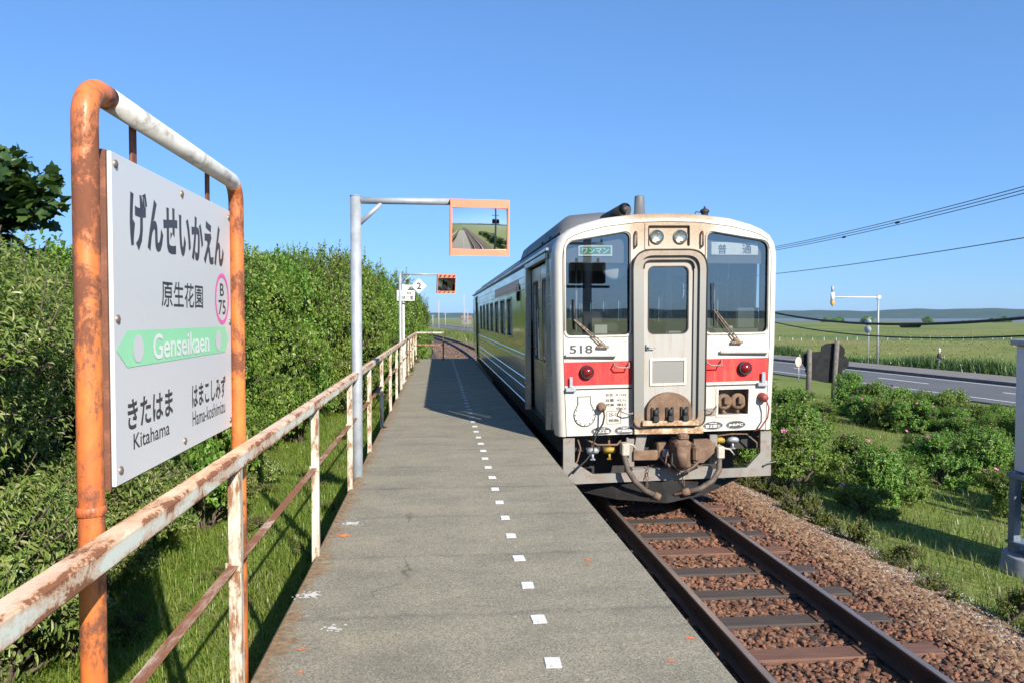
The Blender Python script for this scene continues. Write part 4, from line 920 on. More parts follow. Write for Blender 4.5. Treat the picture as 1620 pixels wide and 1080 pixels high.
# person on the verge
def person():
    rt = empty('person', (37.7, 54.65, -2.46), 'person in dark jacket, grey trousers and white mask standing on the roadside verge', 'person', rz=R(55))
    def skin(name, V, E, Rr, mat, root=0, sub=1):
        me = bpy.data.meshes.new(name); me.from_pydata(V, E, []); o = link(name, me); m1 = o.modifiers.new('skin', 'SKIN'); me.skin_vertices[0].data[root].use_root = True
        for i, r in enumerate(Rr): me.skin_vertices[0].data[i].radius = (r, r) if not isinstance(r, tuple) else r
        m2 = o.modifiers.new('sub', 'SUBSURF'); m2.levels = m2.render_levels = sub
        bpy.context.view_layer.update(); me2 = bpy.data.meshes.new_from_object(o.evaluated_get(bpy.context.evaluated_depsgraph_get()))
        bpy.data.objects.remove(o); me2.materials.clear(); me2.materials.append(mat); me2.polygons.foreach_set('use_smooth', [True]*len(me2.polygons))
        return link(name, me2, rt)
    SK = plain('skin', (0.45, 0.28, 0.20), 0.6); JK = plain('dark_jacket', (0.025, 0.027, 0.035), 0.8); TR = plain('grey_trousers', (0.17, 0.18, 0.20), 0.85)
    # body: pelvis, chest, neck, head, arms bent forward, legs; faces -Y locally
    V = [(0,0,.86),(0,0,1.08),(0,0,1.25),(0,-.01,1.36),(0,-.02,1.45),(0,-.025,1.55),(.16,0,1.27),(.22,.02,1.03),(.13,-.20,.98),(.07,-.27,1.0),(-.16,0,1.27),(-.22,.02,1.03),(-.13,-.20,.98),(-.07,-.27,1.0),(.09,0,.80),(.10,-.01,.46),(.10,.02,.09),(.11,-.12,.04),(-.09,0,.80),(-.10,-.01,.46),(-.10,.02,.09),(-.11,-.12,.04)]
    E_ = [(0,1),(1,2),(2,3),(3,4),(4,5),(2,6),(6,7),(7,8),(8,9),(2,10),(10,11),(11,12),(12,13),(0,14),(14,15),(15,16),(16,17),(0,18),(18,19),(19,20),(20,21)]
    Rr = [.12,.11,.13,.055,.085,.075,.06,.045,.035,.03,.06,.045,.035,.03,.085,.06,.045,.035,.085,.06,.045,.035]
    bd = skin('body', V, E_, Rr, SK); 
    Vj = [V[i] for i in (0,1,2,6,7,8,10,11,12)]; skin('jacket', Vj, [(0,1),(1,2),(2,3),(3,4),(4,5),(2,6),(6,7),(7,8)], [.165,.155,.16,.085,.065,.05,.085,.065,.05], JK)
    Vt = [V[i] for i in (0,14,15,16,18,19,20)]; skin('trousers', Vt, [(0,1),(1,2),(2,3),(0,4),(4,5),(5,6)], [.135,.105,.078,.062,.105,.078,.062], TR)
    def loc(b, name, mat): o = b.build(name, mat); o.parent = rt; return o
    b = MB(); b.lathe([(.10, 0), (.105, .04), (.085, .09), (.03, .115), (0, .117)], (0, -.01, 1.545), (0, 0, 1), 16); b.add([(-.08, -.09, 1.55), (.08, -.09, 1.55), (.06, -.19, 1.54), (-.06, -.19, 1.54), (-.08, -.09, 1.56), (.08, -.09, 1.56), (.06, -.19, 1.55), (-.06, -.19, 1.55)], [(0,1,2,3),(4,7,6,5),(0,3,7,4),(1,5,6,2),(2,6,7,3)]); loc(b, 'cap', plain('pale_cap', (0.6, 0.45, 0.42), 0.8))
    b = MB(); b.lathe([(.095, 0), (.102, .03), (.10, .07), (.09, .08)], (0, -.022, 1.435), (0, 0, 1), 16); loc(b, 'mask', M['white_ink'])
    for s in (-1, 1):
        b = MB(); b.bbox((s*.105-.05, -.20, 0), (s*.105+.05, .07, .075), .02); loc(b, 'shoe', M['black_rubber'])
        b = MB()
        for k in range(4): b.tube([(s*.07+(k-1.5)*.018, -.27, 1.0), (s*.06+(k-1.5)*.017, -.32, 1.0-.004*k), (s*.05+(k-1.5)*.016, -.335, .965)], [.009, .008, .006], 6)
        b.tube([(s*.09, -.25, 1.01), (s*.055, -.29, 1.035)], [.010, .007], 6); loc(b, 'fingers', SK)
    b = MB(); b.bbox((-.14, -.36, .93), (.14, -.335, 1.10), .005); loc(b, 'held_paper', M['white_ink'])
person()

# lineside poles and wires
CP = plain('concrete_pole', (0.36, 0.35, 0.33), 0.85, 0, 0.12, 3)
def upole(x, y, z0, zt, label, group=None, r=.13, arms=((4.6, 1.2), (3.5, .9)), boxes=False, yaw=0):
    rt = empty('utility_pole', (x, y, z0), label, 'pole', group)
    b = MB(); b.tube([(x, y, z0-.3), (x, y, zt)], [r, r*.72], 12); b.build('pole', CP, rt)
    for (z, w) in arms:
        b = MB(); b.bbox((x-w/2, y-.05-r*.9, z-.04), (x+w/2, y-r*.9+.03, z+.04), .004)
        for s in (-1, 0, 1): b.lathe([(.02, 0), (.045, .03), (.03, .06), (.045, .09), (0, .13)], (x+s*w*.45, y-.02-r*.9, z+.041), (0, 0, 1), 8)
        b.build('crossarm', M['galv'], rt)
    if boxes:
        for s in (-1, 1):
            b = MB(); b.bbox((x+s*.37-.22, y-.25, 2.65), (x+s*.37+.22, y+.2, 3.35), .03)
            for k in range(4): b.bbox((x+s*.37-.18+.1*k, y+.2, 2.75), (x+s*.37-.16+.1*k, y+.27, 3.25), .003)
            b.cyl((x+s*.37, y, 3.35), (x+s*.37, y, 3.5), .05, 8); b.build('transformer', M['dark_steel'], rt)
        b = MB(); b.bbox((x-.75, y-.12, 2.5), (x+.75, y+.12, 2.58), .01); b.build('platform_bracket', M['dark_steel'], rt)
    return rt
upole(12, 4, -1.9, 5.1, 'lineside utility pole carrying the wires just out of view at the right', arms=((4.75, .9), (3.4, .6)))
upole(12, 36, -1.95, 4.7, 'lineside utility pole carrying the wires hidden behind the railcar', arms=((4.2, .9), (3.2, .6)))
upole(5.95, -7, -1.3, 5.5, 'lineside pole with two transformers standing behind the camera', arms=((5.2, 1.4), (4.0, 1.2)), boxes=True, r=.18)
def wire(label, zc, sl, a, y0, y1, yc, r, x=12.0, joint=None):
    rt = empty('overhead_wire', (x, y0, zc), label, 'wire')
    P = [(x, y, zc+sl*(y-yc)+a*(y-yc)**2) for y in np.linspace(y0, y1, 40)]
    MB().tube(P, r, 6).build('strand', M['black_rubber'], rt)
    if joint:
        for (yj, lj, rj, nm) in joint:
            Z = lambda y: zc+sl*(y-yc)+a*(y-yc)**2
            MB().tube([(x, yj+lj/2*k, Z(yj+lj/2*k)-rj*.4) for k in (-1, -.85, 0, .85, 1)], [rj*.5, rj, rj, rj, rj*.5], 8).build(nm, M['black_rubber'], rt)
wire('highest of the three close thin wires in the sky at the right', 4.055, -.0156, .002, 4, 36, 20.4, .009)
wire('middle of the three close thin wires, with a small dark spacer on it', 3.995, -.0150, .002, 4, 36, 20.4, .009, 12.02, joint=[(19.2, .16, .03, 'spacer')])
wire('lowest of the three close thin wires, with a small dark spacer at its left', 3.93, -.0145, .002, 4, 36, 20.4, .009, 12.04, joint=[(21.9, .16, .03, 'spacer')])
wire('single thin wire sloping across the sky above the road marker', 3.065, -.0073, .0014, 4, 36, 20.4, .010)
wire('thick black cable with a long dark splice crossing the meadow view', 1.335, 0, .00719, 4, 36, 19.56, .034, joint=[(18.55, .85, .065, 'splice')])
wire('thinner black cable sagging lowest across the meadow view', 1.0, 0, .00665, 4, 36, 19.3, .020)
GP = 'distant poles along the road and track'
for (x, y, zt, lb) in ((.2, 212, 6.0, 'grey'), (8.4, 250, 9.0, 'tall brown'), (10.1, 262, 4.5, 'short pale'), (-2, 300, 2.5, 'low white'), (3.0, 320, 3.2, 'slender white'), (11.5, 330, 4.8, 'far thin')):
    upole(x, y, -2.2, zt, lb+' distant utility pole above the track end between hedge and railcar', GP, .16, ((zt-.4, 1.6),))
hs = empty('farm_house', (15.5, 430, -2.5), 'small pale house with a brown roof far beyond the railcar', 'house')
MB().box((13, 427, -2.6), (18.5, 432, .6)).build('wall', plain('house_wall', (0.17, 0.155, 0.14), 0.8), hs)
MB().add([(12.6, 426.6, .6), (18.9, 426.6, .6), (18.9, 432.4, .6), (12.6, 432.4, .6), (12.6, 429.5, 2.4), (18.9, 429.5, 2.4)], [(0, 1, 5, 4), (3, 4, 5, 2), (0, 4, 3), (1, 2, 5), (0, 3, 2, 1)]).build('roof', plain('house_roof', (0.2, 0.12, 0.09), 0.7), hs)
MB().box((14.2, 426.95, -1.2), (15.6, 426.99, -.1)).build('window', M['dark_steel'], hs)
# ------------------------------------------------------------------ the railcar
TX, TY = 2.79, 9.13
def T(u, d, z, taper=True):
    if taper: u = u*(1-.028*max(0.0, min(1.5, 1.5-max(z, .05))))
    return (TX+u, TY+d+.03*u*max(0, 1-d/2), z+.016*u)
def T0(u, d, z): return T(u, d, z, False)
rc = empty('railcar', (TX-.1, TY+10.5, -0.8), 'stainless steel diesel railcar with white front, red stripe and number 518 standing at the platform', 'train')
def mat_front(name, base):
    m, nt, p = newmat(name); tc = N(nt, 'ShaderNodeTexCoord'); co = tc.outputs['Object']
    sx = N(nt, 'ShaderNodeSeparateXYZ'); nt.links.new(co, sx.inputs[0])
    ux = math_(nt, 'ABSOLUTE', math_(nt, 'ADD', sx.outputs[0], -.1-.02))            # distance from the centre line
    zz = math_(nt, 'ADD', sx.outputs[2], -.8)                                         # height over the platform
    n1 = noise(nt, co, 5, 6, .7, .3); n2 = noise(nt, coord(nt, 'Object', (9, 9, .9)), 2.2, 5, .7); n3 = noise(nt, co, 38, 4, .7)
    near = ramp(nt, math_(nt, 'ADD', ux, math_(nt, 'MULTIPLY', math_(nt, 'SUBTRACT', n1, .5), .5)), [(.38, 1.0), (.72, 0.0)])
    hi = ramp(nt, math_(nt, 'DIVIDE', math_(nt, 'ADD', zz, math_(nt, 'MULTIPLY', n1, .4)), 3.0), [(.72, 0.0), (.93, 1.0)])
    lo = ramp(nt, math_(nt, 'DIVIDE', math_(nt, 'ADD', zz, math_(nt, 'MULTIPLY', n1, .5)), 3.0), [(.06, 1.0), (.30, .0)])
    str_ = ramp(nt, n2, [(.46, 0.0), (.70, .45)])
    msk = math_(nt, 'MAXIMUM', math_(nt, 'MULTIPLY', near, hi), math_(nt, 'MULTIPLY', math_(nt, 'MAXIMUM', lo, 0.0), ramp(nt, n1, [(.45, 0.0), (.75, .75)])), True)
    msk = math_(nt, 'MAXIMUM', msk, math_(nt, 'MULTIPLY', str_, ramp(nt, ux, [(.55, 1.3), (1.2, .55)])), True)
    c = mixc(nt, math_(nt, 'MULTIPLY', msk, .85), base, ramp(nt, n3, [(.3, (.20, .10, .04)), (.7, (.42, .27, .13))]))
    c = mixc(nt, ramp(nt, n1, [(.4, 0.0), (.8, .25)]), c, tuple(x*.72 for x in base))
    setp(nt, p, 'Base Color', c); setp(nt, p, 'Roughness', ramp(nt, n1, [(.3, .33), (.7, .5)])); return m
FW = mat_front('front_white_paint', (0.55, 0.53, 0.475)); FR = mat_front('front_red_paint', (0.62, 0.030, 0.032))
def mat_stainless(name, c=(.50, .50, .48), rough=.24, sc=(1, 1, 1)):
    m, nt, p = newmat(name); n = noise(nt, coord(nt, 'Object', (1, .25, 3)), 3, 5, .6); n2 = noise(nt, coord(nt), .9, 3)
    setp(nt, p, 'Base Color', ramp(nt, n, [(.3, tuple(x*.8 for x in c)), (.7, c)])); p.inputs['Metallic'].default_value = .9
    setp(nt, p, 'Roughness', ramp(nt, n, [(.3, rough*1.35), (.7, rough*.8)])); bump(nt, p, n2, .12, .02); return m
SS = mat_stainless('stainless_side', rough=.16); SSD = mat_stainless('stainless_door', (.42, .42, .40), .3)
def mat_surround():
    m, nt, p = newmat('gangway_surround'); tc = N(nt, 'ShaderNodeTexCoord'); co = tc.outputs['Object']; sx = N(nt, 'ShaderNodeSeparateXYZ'); nt.links.new(co, sx.inputs[0])
    zz = math_(nt, 'ADD', sx.outputs[2], -.8); n1 = noise(nt, co, 7, 6, .7, .3); n3 = noise(nt, co, 40, 4)
    top = ramp(nt, math_(nt, 'DIVIDE', math_(nt, 'ADD', zz, math_(nt, 'MULTIPLY', n1, .5)), 3.0), [(.74, 0.0), (.92, 1.0)]); bot = ramp(nt, math_(nt, 'DIVIDE', math_(nt, 'SUBTRACT', zz, math_(nt, 'MULTIPLY', n1, .3)), 3.0), [(-.02, 1.0), (.10, 0.0)])
    msk = math_(nt, 'MAXIMUM', math_(nt, 'MULTIPLY', top, .8), math_(nt, 'MAXIMUM', bot, ramp(nt, n1, [(.55, 0.0), (.8, .35)])), True)
    setp(nt, p, 'Base Color', mixc(nt, msk, (.25, .245, .225), ramp(nt, n3, [(.3, (.17, .085, .035)), (.7, (.38, .24, .12))])))
    setp(nt, p, 'Metallic', math_(nt, 'SUBTRACT', .45, math_(nt, 'MULTIPLY', msk, .45), True)); p.inputs['Roughness'].default_value = .45; return m
GS = mat_surround()
GLS = glassmat('windscreen_glass', (.70, .72, .72), .18); GLD = glassmat('side_glass', (.42, .46, .46), .06)
DK = M['dark_steel']; BR = M['black_rubber']
SEAM = plain('panel_seam', (.05, .045, .04), .8)
# outline of the cap (half), outer and inner rings
OUT = [(0, 2.80), (.4, 2.785), (.8, 2.735), (1.08, 2.66), (1.22, 2.60), (1.32, 2.53), (1.385, 2.43), (1.415, 2.32), (1.42, 2.2), (1.42, 1.2), (1.42, .11)]
INN = [(0, 2.68), (.4, 2.667), (.8, 2.618), (1.06, 2.555), (1.17, 2.515), (1.25, 2.465), (1.29, 2.39), (1.305, 2.30), (1.31, 2.2), (1.31, 1.2), (1.31, .11)]
def full(h): return [(-u, z) for u, z in h[::-1]] + list(h[1:])
def front2d(name, loops, d, mat, parent, t=.004, fn=T): return onplane(name, fill2d(loops, t), lambda x, y, z: fn(x, d-z, y), mat, parent)
WL = [(-1.27, 1.318), (-.485, 1.318), (-.485, 2.562), (-1.27, 2.432)]; WR = [(-x, y) for x, y in WL][::-1]
WLr = rpoly(WL, [.07, .07, .10, .10], 6); WRr = rpoly(WR, [.10, .10, .07, .07], 6)
inn = full(INN)
topc = [(u, z) for u, z in inn if z > 1.3]
upper = [(-1.31, 1.005)] + topc + [(1.31, 1.005)]
GWr = rpoly([(-.445, .25), (.445, .25), (.445, 2.30), (-.445, 2.30)], [.02, .02, .2, .2], 6)     # gangway opening
upp_hole = rpoly([(-.445, 1.00), (.445, 1.00), (.445, 2.30), (-.445, 2.30)], [.001, .001, .2, .2], 6)
HL = rrect(-.255, 2.385, .255, 2.625, .012)
# notch the gangway out of the upper sheet
uppL = [(-1.31, 1.005)] + topc + [(1.31, 1.005), (.445, 1.005)] + [p for p in rpoly([(.445, 1.2), (.445, 2.30), (-.445, 2.30), (-.445, 1.2)], [.001, .2, .2, .001], 6)] + [(-.445, 1.005)]
front2d('front_panel', [uppL, WLr, WRr, HL], 0, FW, rc)
WB = .70
red = MB()
for s in (-1, 1):
    front2d('red_stripe', [[(s*1.31, .722), (s*.445, .722), (s*.445, 1.0035), (s*1.31, 1.0035)]], 0, FR, rc)
    front2d('white_line', [[(s*1.31, .683), (s*.445, .683), (s*.445, .7205), (s*1.31, .7205)]], 0, FW, rc)
    front2d('panel_seam', [[(s*1.31, .667), (s*.445, .667), (s*.445, .6815), (s*1.31, .6815)]], .012, SEAM, rc)
JH = rrect(.66, .315, 1.06, .625, .012)
front2d('lower_panel', [[(-1.31, .115), (-.445, .115), (-.445, .6655), (-1.31, .6655)]], 0, FW, rc)
front2d('lower_panel', [[(1.31, .115), (.445, .115), (.445, .6655), (1.31, .6655)], JH], 0, FW, rc)
# rounded cap that wraps the edge
b = MB(); oo = full(OUT); ii_ = full(INN); ringz = []
for (f, d) in ((0.0, -.004), (.30, -.002), (.58, .018), (.80, .05), (.94, .095), (1.0, .15), (1.0, .24)):
    ringz.append([T(a[0]+(o[0]-a[0])*f, d, a[1]+(o[1]-a[1])*f) for a, o in zip(ii_, oo)])
k = len(oo); vs = [v for r in ringz for v in r]
b.add(vs, [(i*k+j, i*k+j+1, (i+1)*k+j+1, (i+1)*k+j) for i in range(len(ringz)-1) for j in range(k-1)], True)
for e in (0, k-1): b.add([ringz[i][e] for i in range(len(ringz))] + [T(math.copysign(1.29, oo[e][0]), .24, .11)], [tuple(range(len(ringz)+1))])
b.build('front_cap', FW, rc)
b = MB(); b.tube([T(u, -.0035, z) for u, z in ii_], .0045, 6); b.build('cap_seam', SEAM, rc)
# windscreens
for s, loop, wm in ((-1, WLr, 0), (1, WRr, 1)):
    cxw = sum(p[0] for p in loop)/len(loop); czw = sum(p[1] for p in loop)/len(loop)
    ob = [(cxw+(x-cxw)*1.065, czw+(z-czw)*1.045) for x, z in loop]; ib = [(cxw+(x-cxw)*.985, czw+(z-czw)*.99) for x, z in loop]
    gl = front2d('windscreen', [loop], .03, GLS, rc, 0)
    front2d('rubber_seal', [[(cxw+(x-cxw)*1.012, czw+(z-czw)*1.008) for x, z in loop], ib], .004, BR, gl, .004)
    fr_ = MB(); fr_.tube([T(x, -.008, z) for x, z in [(cxw+(x-cxw)*1.04, czw+(z-czw)*1.026) for x, z in loop]+[(cxw+(loop[0][0]-cxw)*1.04, czw+(loop[0][1]-czw)*1.026)]], .011, 8)
    fr_.build('window_frame', FW, gl)
    piv = (-.845, 1.20) if s < 0 else (.855, 1.22); tip = (-1.165, 1.51) if s < 0 else (.575, 1.60)
    w_ = MB(); w_.tube([T(piv[0]-.02, -.035, piv[1]+.02), T(tip[0]-.01, -.03, tip[1])], .008, 8); w_.tube([T(piv[0]+.05, -.035, piv[1]), T(tip[0]+.03, -.03, tip[1]-.02)], .007, 8)
    w_.lathe([(0, .03), (.035, .03), (.04, 0), (.03, -.03)], T(piv[0]+.01, -.02, piv[1]), (0, -1, 0), 12); w_.bbox(T(piv[0]-.06, -.05, piv[1]-.035), T(piv[0]+.09, -.02, piv[1]-.005), .006)
    wi = w_.build('wiper', rusty('wiper_arm_metal', (.38, .34, .27), (.16, .10, .06), (.1, .06, .04), .5, 30), rc)
    w_ = MB(); w_.tube([T(tip[0], -.012, tip[1]-(.12 if s < 0 else .20)), T(tip[0]-.01, -.012, tip[1]+(.24 if s < 0 else .33))], .010, 6); w_.build('wiper_blade', BR, wi)
# roller blind boxes behind the glass
gb = MB().bbox(T(-1.10, .10, 2.275), T(-.68, .16, 2.40), .004).build('one_man_sign', M['white_ink'], rc)
onplane('green_field', fill2d([rrect(-1.08, 2.297, -.70, 2.388, .008)]), lambda x, y, z: (T(x, 0, y)[0], T(-1.10, .10, 2.3)[1]-.003, T(x, 0, y)[2]), plain('sign_panel_green', (.05, .30, .14), .4), gb)
onplane('lettering', text_geo('ワンマン', .33, .07, .025), lambda x, y, z: (T(x-.89, 0, 2.338)[0], T(-1.10, .10, 2.3)[1]-.006, T(x-.89, 0, y+2.338)[2]), M['white_ink'], gb)
gb = MB().bbox(T(.57, .10, 2.275), T(1.18, .16, 2.43), .01).build('service_sign', plain('blind_white', (.66, .70, .70), .5), rc)
onplane('lettering', text_geo('普', .11, .115, .004), lambda x, y, z: (T(x+.715, 0, 2.35)[0], T(.57, .10, 2.3)[1]-.004, T(x+.715, 0, y+2.35)[2]), M['black_ink'], gb)
onplane('lettering', text_geo('通', .115, .115, .004), lambda x, y, z: (T(x+1.03, 0, 2.35)[0], T(.57, .10, 2.3)[1]-.004, T(x+1.03, 0, y+2.35)[2]), M['black_ink'], gb)
# cab interior
CI = plain('cab_lining', (.40, .42, .40), .6, 0, .08, 2); CD = plain('cab_dark', (.035, .037, .04), .6); SEAT = plain('seat_moquette', (.05, .06, .09), .85)
b = MB(); b.box(T0(-1.3, .24, .25), T0(1.3, 20.6, .30)); b.build('floor', plain('cab_floor', (.12, .12, .12), .7), rc)
b = MB(); b.box(T0(-1.3, .2, 2.46), T0(1.3, 20.6, 2.48)); b.build('ceiling', CI, rc)
b = MB()
for (u0, u1, z0, z1) in ((-1.32, -.40, .3, 1.22), (-1.32, -1.22, 1.22, 2.46), (-1.21, -.41, 2.18, 2.46), (.42, 1.32, .3, 1.45), (.42, .50, 1.46, 2.46), (1.20, 1.32, 1.46, 2.46), (.51, 1.19, 2.1, 2.46), (-.399, .419, 2.2, 2.46)):
    b.box(T0(u0, 1.45, z0), T0(u1, 1.50, z1))
b.build('partition', CI, rc)
b = MB(); b.box(T0(-1.27, .12, 2.20), T0(-.47, .125, 2.56)); b.box(T0(.47, .12, 2.18), T0(1.27, .125, 2.56)); b.build('sun_visor', plain('visor_grey', (.10, .105, .11), .5), rc)
b = MB(); b.box(T0(-1.27, .15, .9), T0(-.45, .45, 1.34)); b.bbox(T0(-.92, .2, 1.34), T0(-.5, .4, 1.46), .02); b.bbox(T0(-1.0, .5, 1.3), T0(-.62, .62, 1.60), .05); b.build('cab_console', CD, rc)
b = MB(); b.box(T0(.45, .15, .9), T0(1.27, .5, 1.36)); b.bbox(T0(.95, .2, 1.36), T0(1.24, .4, 1.62), .02); b.bbox(T0(.52, .25, 1.36), T0(.66, .4, 1.50), .02); b.build('driver_desk', plain('desk_green_grey', (.10, .13, .13), .6), rc)
b = MB(); b.bbox(T0(-.89, .13, 1.33), T0(-.73, .17, 1.44), .005); b.bbox(T0(.82, .14, 1.36), T0(.88, .17, 1.40), .004); b.bbox(T0(1.2, .15, 1.36), T0(1.25, .18, 1.43), .004); b.build('ticket_box', CI, rc)
b = MB()
for u, d in ((-1.19, .5), (-1.03, .6), (-.93, .75), (.80, .6), (.92, .8), (1.02, .7)): b.cyl(T0(u, d, 1.3), T0(u, d, 2.45), .014, 8)
b.tube([T0(.48, .55, 1.93), T0(1.02, .55, 1.95)], .012, 8); b.build('grab_pole', M['galv'], rc)
b = MB(); b.lathe([(0, .02), (.12, .015), (.155, 0), (.155, -.02), (0, -.025)], T0(-.62, .22, 2.14), (-.15, -1, -.1), 24); b.build('cab_mirror', plain('mirror_backing', (.55, .56, .55), .3), rc)
b = MB()
for r_ in range(9):
    for u0 in (-1.2, .35): b.bbox(T0(u0, 3.2+r_*1.7, .3), T0(u0+.85, 3.42+r_*1.7, 1.42), .06)
b.build('passenger_seats', SEAT, rc)
# gangway door and surround
ds = MB()
so = rpoly([(-.465, .20), (.465, .20), (.465, 2.335), (-.465, 2.335)], [.10, .10, .24, .24], 7); si = rpoly([(-.375, .27), (.375, .27), (.375, 2.265), (-.375, 2.265)], [.06, .06, .17, .17], 7)
sj = rpoly([(-.315, .27), (.315, .27), (.315, 2.21), (-.315, 2.21)], [.03, .03, .10, .10], 7)
sur = front2d('gangway_surround', [so, si], -.035, GS, rc, .04)
front2d('inner_surround', [[(x*.998, z) for x, z in si], sj], .0, GS, sur, .03)
b = MB(); b.tube([T(x, -.078, z) for x, z in so]+[T(so[0][0], -.078, so[0][1])], .010, 6); b.build('rubber_edge', BR, sur)
b = MB(); b.tube([T(x, -.033, z) for x, z in sj if z > .5], .009, 6); b.build('rubber_edge', BR, sur)
dwin = rrect(-.25, 1.325, .25, 2.135, .07)
DW = mat_front('door_white_paint', (.36, .352, .325))
dr = front2d('front_door', [[(x*.985, z) for x, z in sj], dwin], .012, DW, rc, .014)
front2d('door_window', [rrect(-.255, 1.32, .255, 2.14, .07)], .02, GLS, dr, 0)
front2d('rubber_seal', [rrect(-.258, 1.317, .258, 2.143, .075), rrect(-.244, 1.331, .244, 2.129, .065)], -.003, BR, dr, .003)
front2d('lower_hatch', [rrect(-.235, .695, .235, 1.025, .012), rrect(-.205, .725, .205, .995, .008)], -.008, FW, dr, .008); front2d('hatch_panel', [rrect(-.204, .726, .204, .994, .008)], -.001, GS, dr, .003)
b = MB(); b.bbox(T(-.285, -.03, 1.13), T(-.25, -.003, 1.20), .005); b.tube([T(-.265, -.03, 1.165), T(-.265, -.055, 1.165), T(-.17, -.05, 1.155)], [.010, .010, .006], 8); b.build('door_handle', M['galv'], dr)
b = MB(); n = 14; hp = [(-.29, .275)] + [(-.29*math.cos(math.pi*i/n), .40+.215*math.sin(math.pi*i/n)) for i in range(n+1)] + [(.29, .275)]
b.prism(hp, lambda x, z, d: T(x, d, z), -.075, -.004); b.build('coupler_hood', M['brown_dust'], rc)
b = MB()
for u in (-.19, .0, .19):
    b.bbox(T(u-.035, -.16, .275), T(u+.035, -.077, .34), .006); b.tube([T(u, -.12, .34), T(u, -.12, .42)], [.03, .022], 8); b.bbox(T(u-.05, -.10, .30), T(u-.02, -.077, .44), .004); b.bbox(T(u+.02, -.10, .30), T(u+.05, -.077, .44), .004)
b.build('hood_bracket', DK, rc)
SILL = rusty('rusty_sill', (.56, .46, .33), (.34, .19, .09), (.18, .09, .05), .47, 9)
b = MB(); b.bbox(T(-.445, -.05, .115), T(.445, .0, .198), .005); b.bbox(T(-.36, -.12, .222), T(.36, -.04, .272), .006); b.build('gangway_sill', SILL, rc)
# head lights
front2d('headlight_rim', [rrect(-.30, 2.345, .30, 2.665, .012), rrect(-.255, 2.385, .255, 2.625, .01)], -.008, FW, rc, .008)
hb = front2d('headlight_box', [rrect(-.254, 2.386, .254, 2.624, .01)], .016, FW, rc, .003)
b = MB(); b.tube([T(x, -.017, z) for x, z in rrect(-.255, 2.385, .255, 2.625, .012)], .007, 6); b.build('rubber_seal', BR, hb)
for s in (-1, 1):
    c = T(s*.147, .012, 2.497); b = MB(); b.lathe([(.084, 0), (.088, .004), (.088, .022), (.080, .028)], c, (0, -1, 0), 24); h = b.build('headlight', M['galv'], rc)
    b = MB(); b.lathe([(.079, .016), (.06, .008), (.03, .003), (0, .001)], c, (0, -1, 0), 24); m2, nt, p = newmat('lamp_reflector'); setp(nt, p, 'Base Color', (.85, .80, .68)); p.inputs['Metallic'].default_value = 1; p.inputs['Roughness'].default_value = .22; b.build('reflector', m2, h)
    b = MB(); b.lathe([(0, .042), (.045, .038), (.079, .026)], c, (0, -1, 0), 24); b.build('lens', glassmat('lamp_glass', (.92, .90, .82), .06), h)
    b = MB(); u = s*.415; b.tube([T(u, .0, 2.375), T(u, -.05, 2.385), T(u, -.055, 2.46), T(u, -.05, 2.545), T(u, .0, 2.555)], .013, 8); b.build('grab_handle', rusty('brown_handle', (.3, .2, .12), (.16, .08, .04), (.1, .05, .03), .5, 30), rc)
    # tail lamps
    c = T(s*1.01-.02, 0, .885); b = MB(); b.lathe([(.085, 0), (.085, .05), (.072, .062), (.066, .055)], c, (0, -1, 0), 24); tl = b.build('tail_light', DK, rc)
    m3, nt, p = newmat('red_lens'); setp(nt, p, 'Base Color', (.17, .005, .007)); p.inputs['Roughness'].default_value = .12; p.inputs['Coat Weight'].default_value = .6
    b = MB(); b.lathe([(.066, .052), (.052, .078), (.028, .092), (0, .097)], c, (0, -1, 0), 24); b.build('red_lens', m3, tl)
    # rails, steps and lamp irons
    b = MB(); a0, a1 = (-1.29, -.66) if s < 0 else (.66, 1.29); b.bbox(T(a0, -.055, 1.075), T(a1, -.006, 1.085), .002); b.bbox(T(a0, -.06, 1.086), T(a1, -.052, 1.10), .002); b.build('drip_rail', FW, rc)
    b = MB(); u = -.58 if s < 0 else .60
    b.tube([T(u-.10, -.0, .985), T(u-.12, -.07, .955), T(u-.07, -.10, .93), T(u+.06, -.10, .93), T(u+.07, -.06, .97), T(u+.09, 0, .99)], .009, 8); b.build('foot_step', M['skirt_grey'], rc)
    b = MB(); u = -.53 if s < 0 else .55; b.tube([T(u-.08, 0, .43), T(u-.09, -.09, .40), T(u-.02, -.10, .375), T(u+.05, -.09, .375), T(u+.09, 0, .43)], .008, 8); b.build('foot_step', M['skirt_grey'], rc)
    b = MB(); u = s*1.235; b.bbox(T(u-.022, -.05, .70), T(u+.022, -.035, .83), .006); b.bbox(T(u-.07, -.055, .655), T(u+.06, -.005, .70), .006); b.build('lamp_iron', M['galv'], rc)
# left cover plate, sockets, jumper box
cv = [( -1.07+.135*math.cos(R(a)), .375+.135*math.sin(R(a))) for a in range(128, 413, 12)]
cvl = [(-.985, .50), (-.985, .585), (-1.155, .585), (-1.155, .50)]
cvp = [(-1.07+.135*math.cos(R(a)), .365+.135*math.sin(R(a))) for a in range(140, 401, 10)] + [(-.99, .50), (-.99, .588), (-1.15, .588), (-1.15, .50)]
cp = front2d('cover_plate', [cvp], -.006, plain('cover_plate_metal', (.56, .57, .56), .4, .3, .05, 5), rc, .004)
b = MB(); b.tube([T(x, -.011, z) for x, z in cvp]+[T(cvp[0][0], -.011, cvp[0][1])], .0055, 6)
for a in range(150, 400, 30): b.lathe([(.008, 0), (.006, .006), (0, .007)], T(-1.07+.118*math.cos(R(a)), -.010, .365+.118*math.sin(R(a))), (0, -1, 0), 8)
b.build('plate_edge', SEAM, cp)
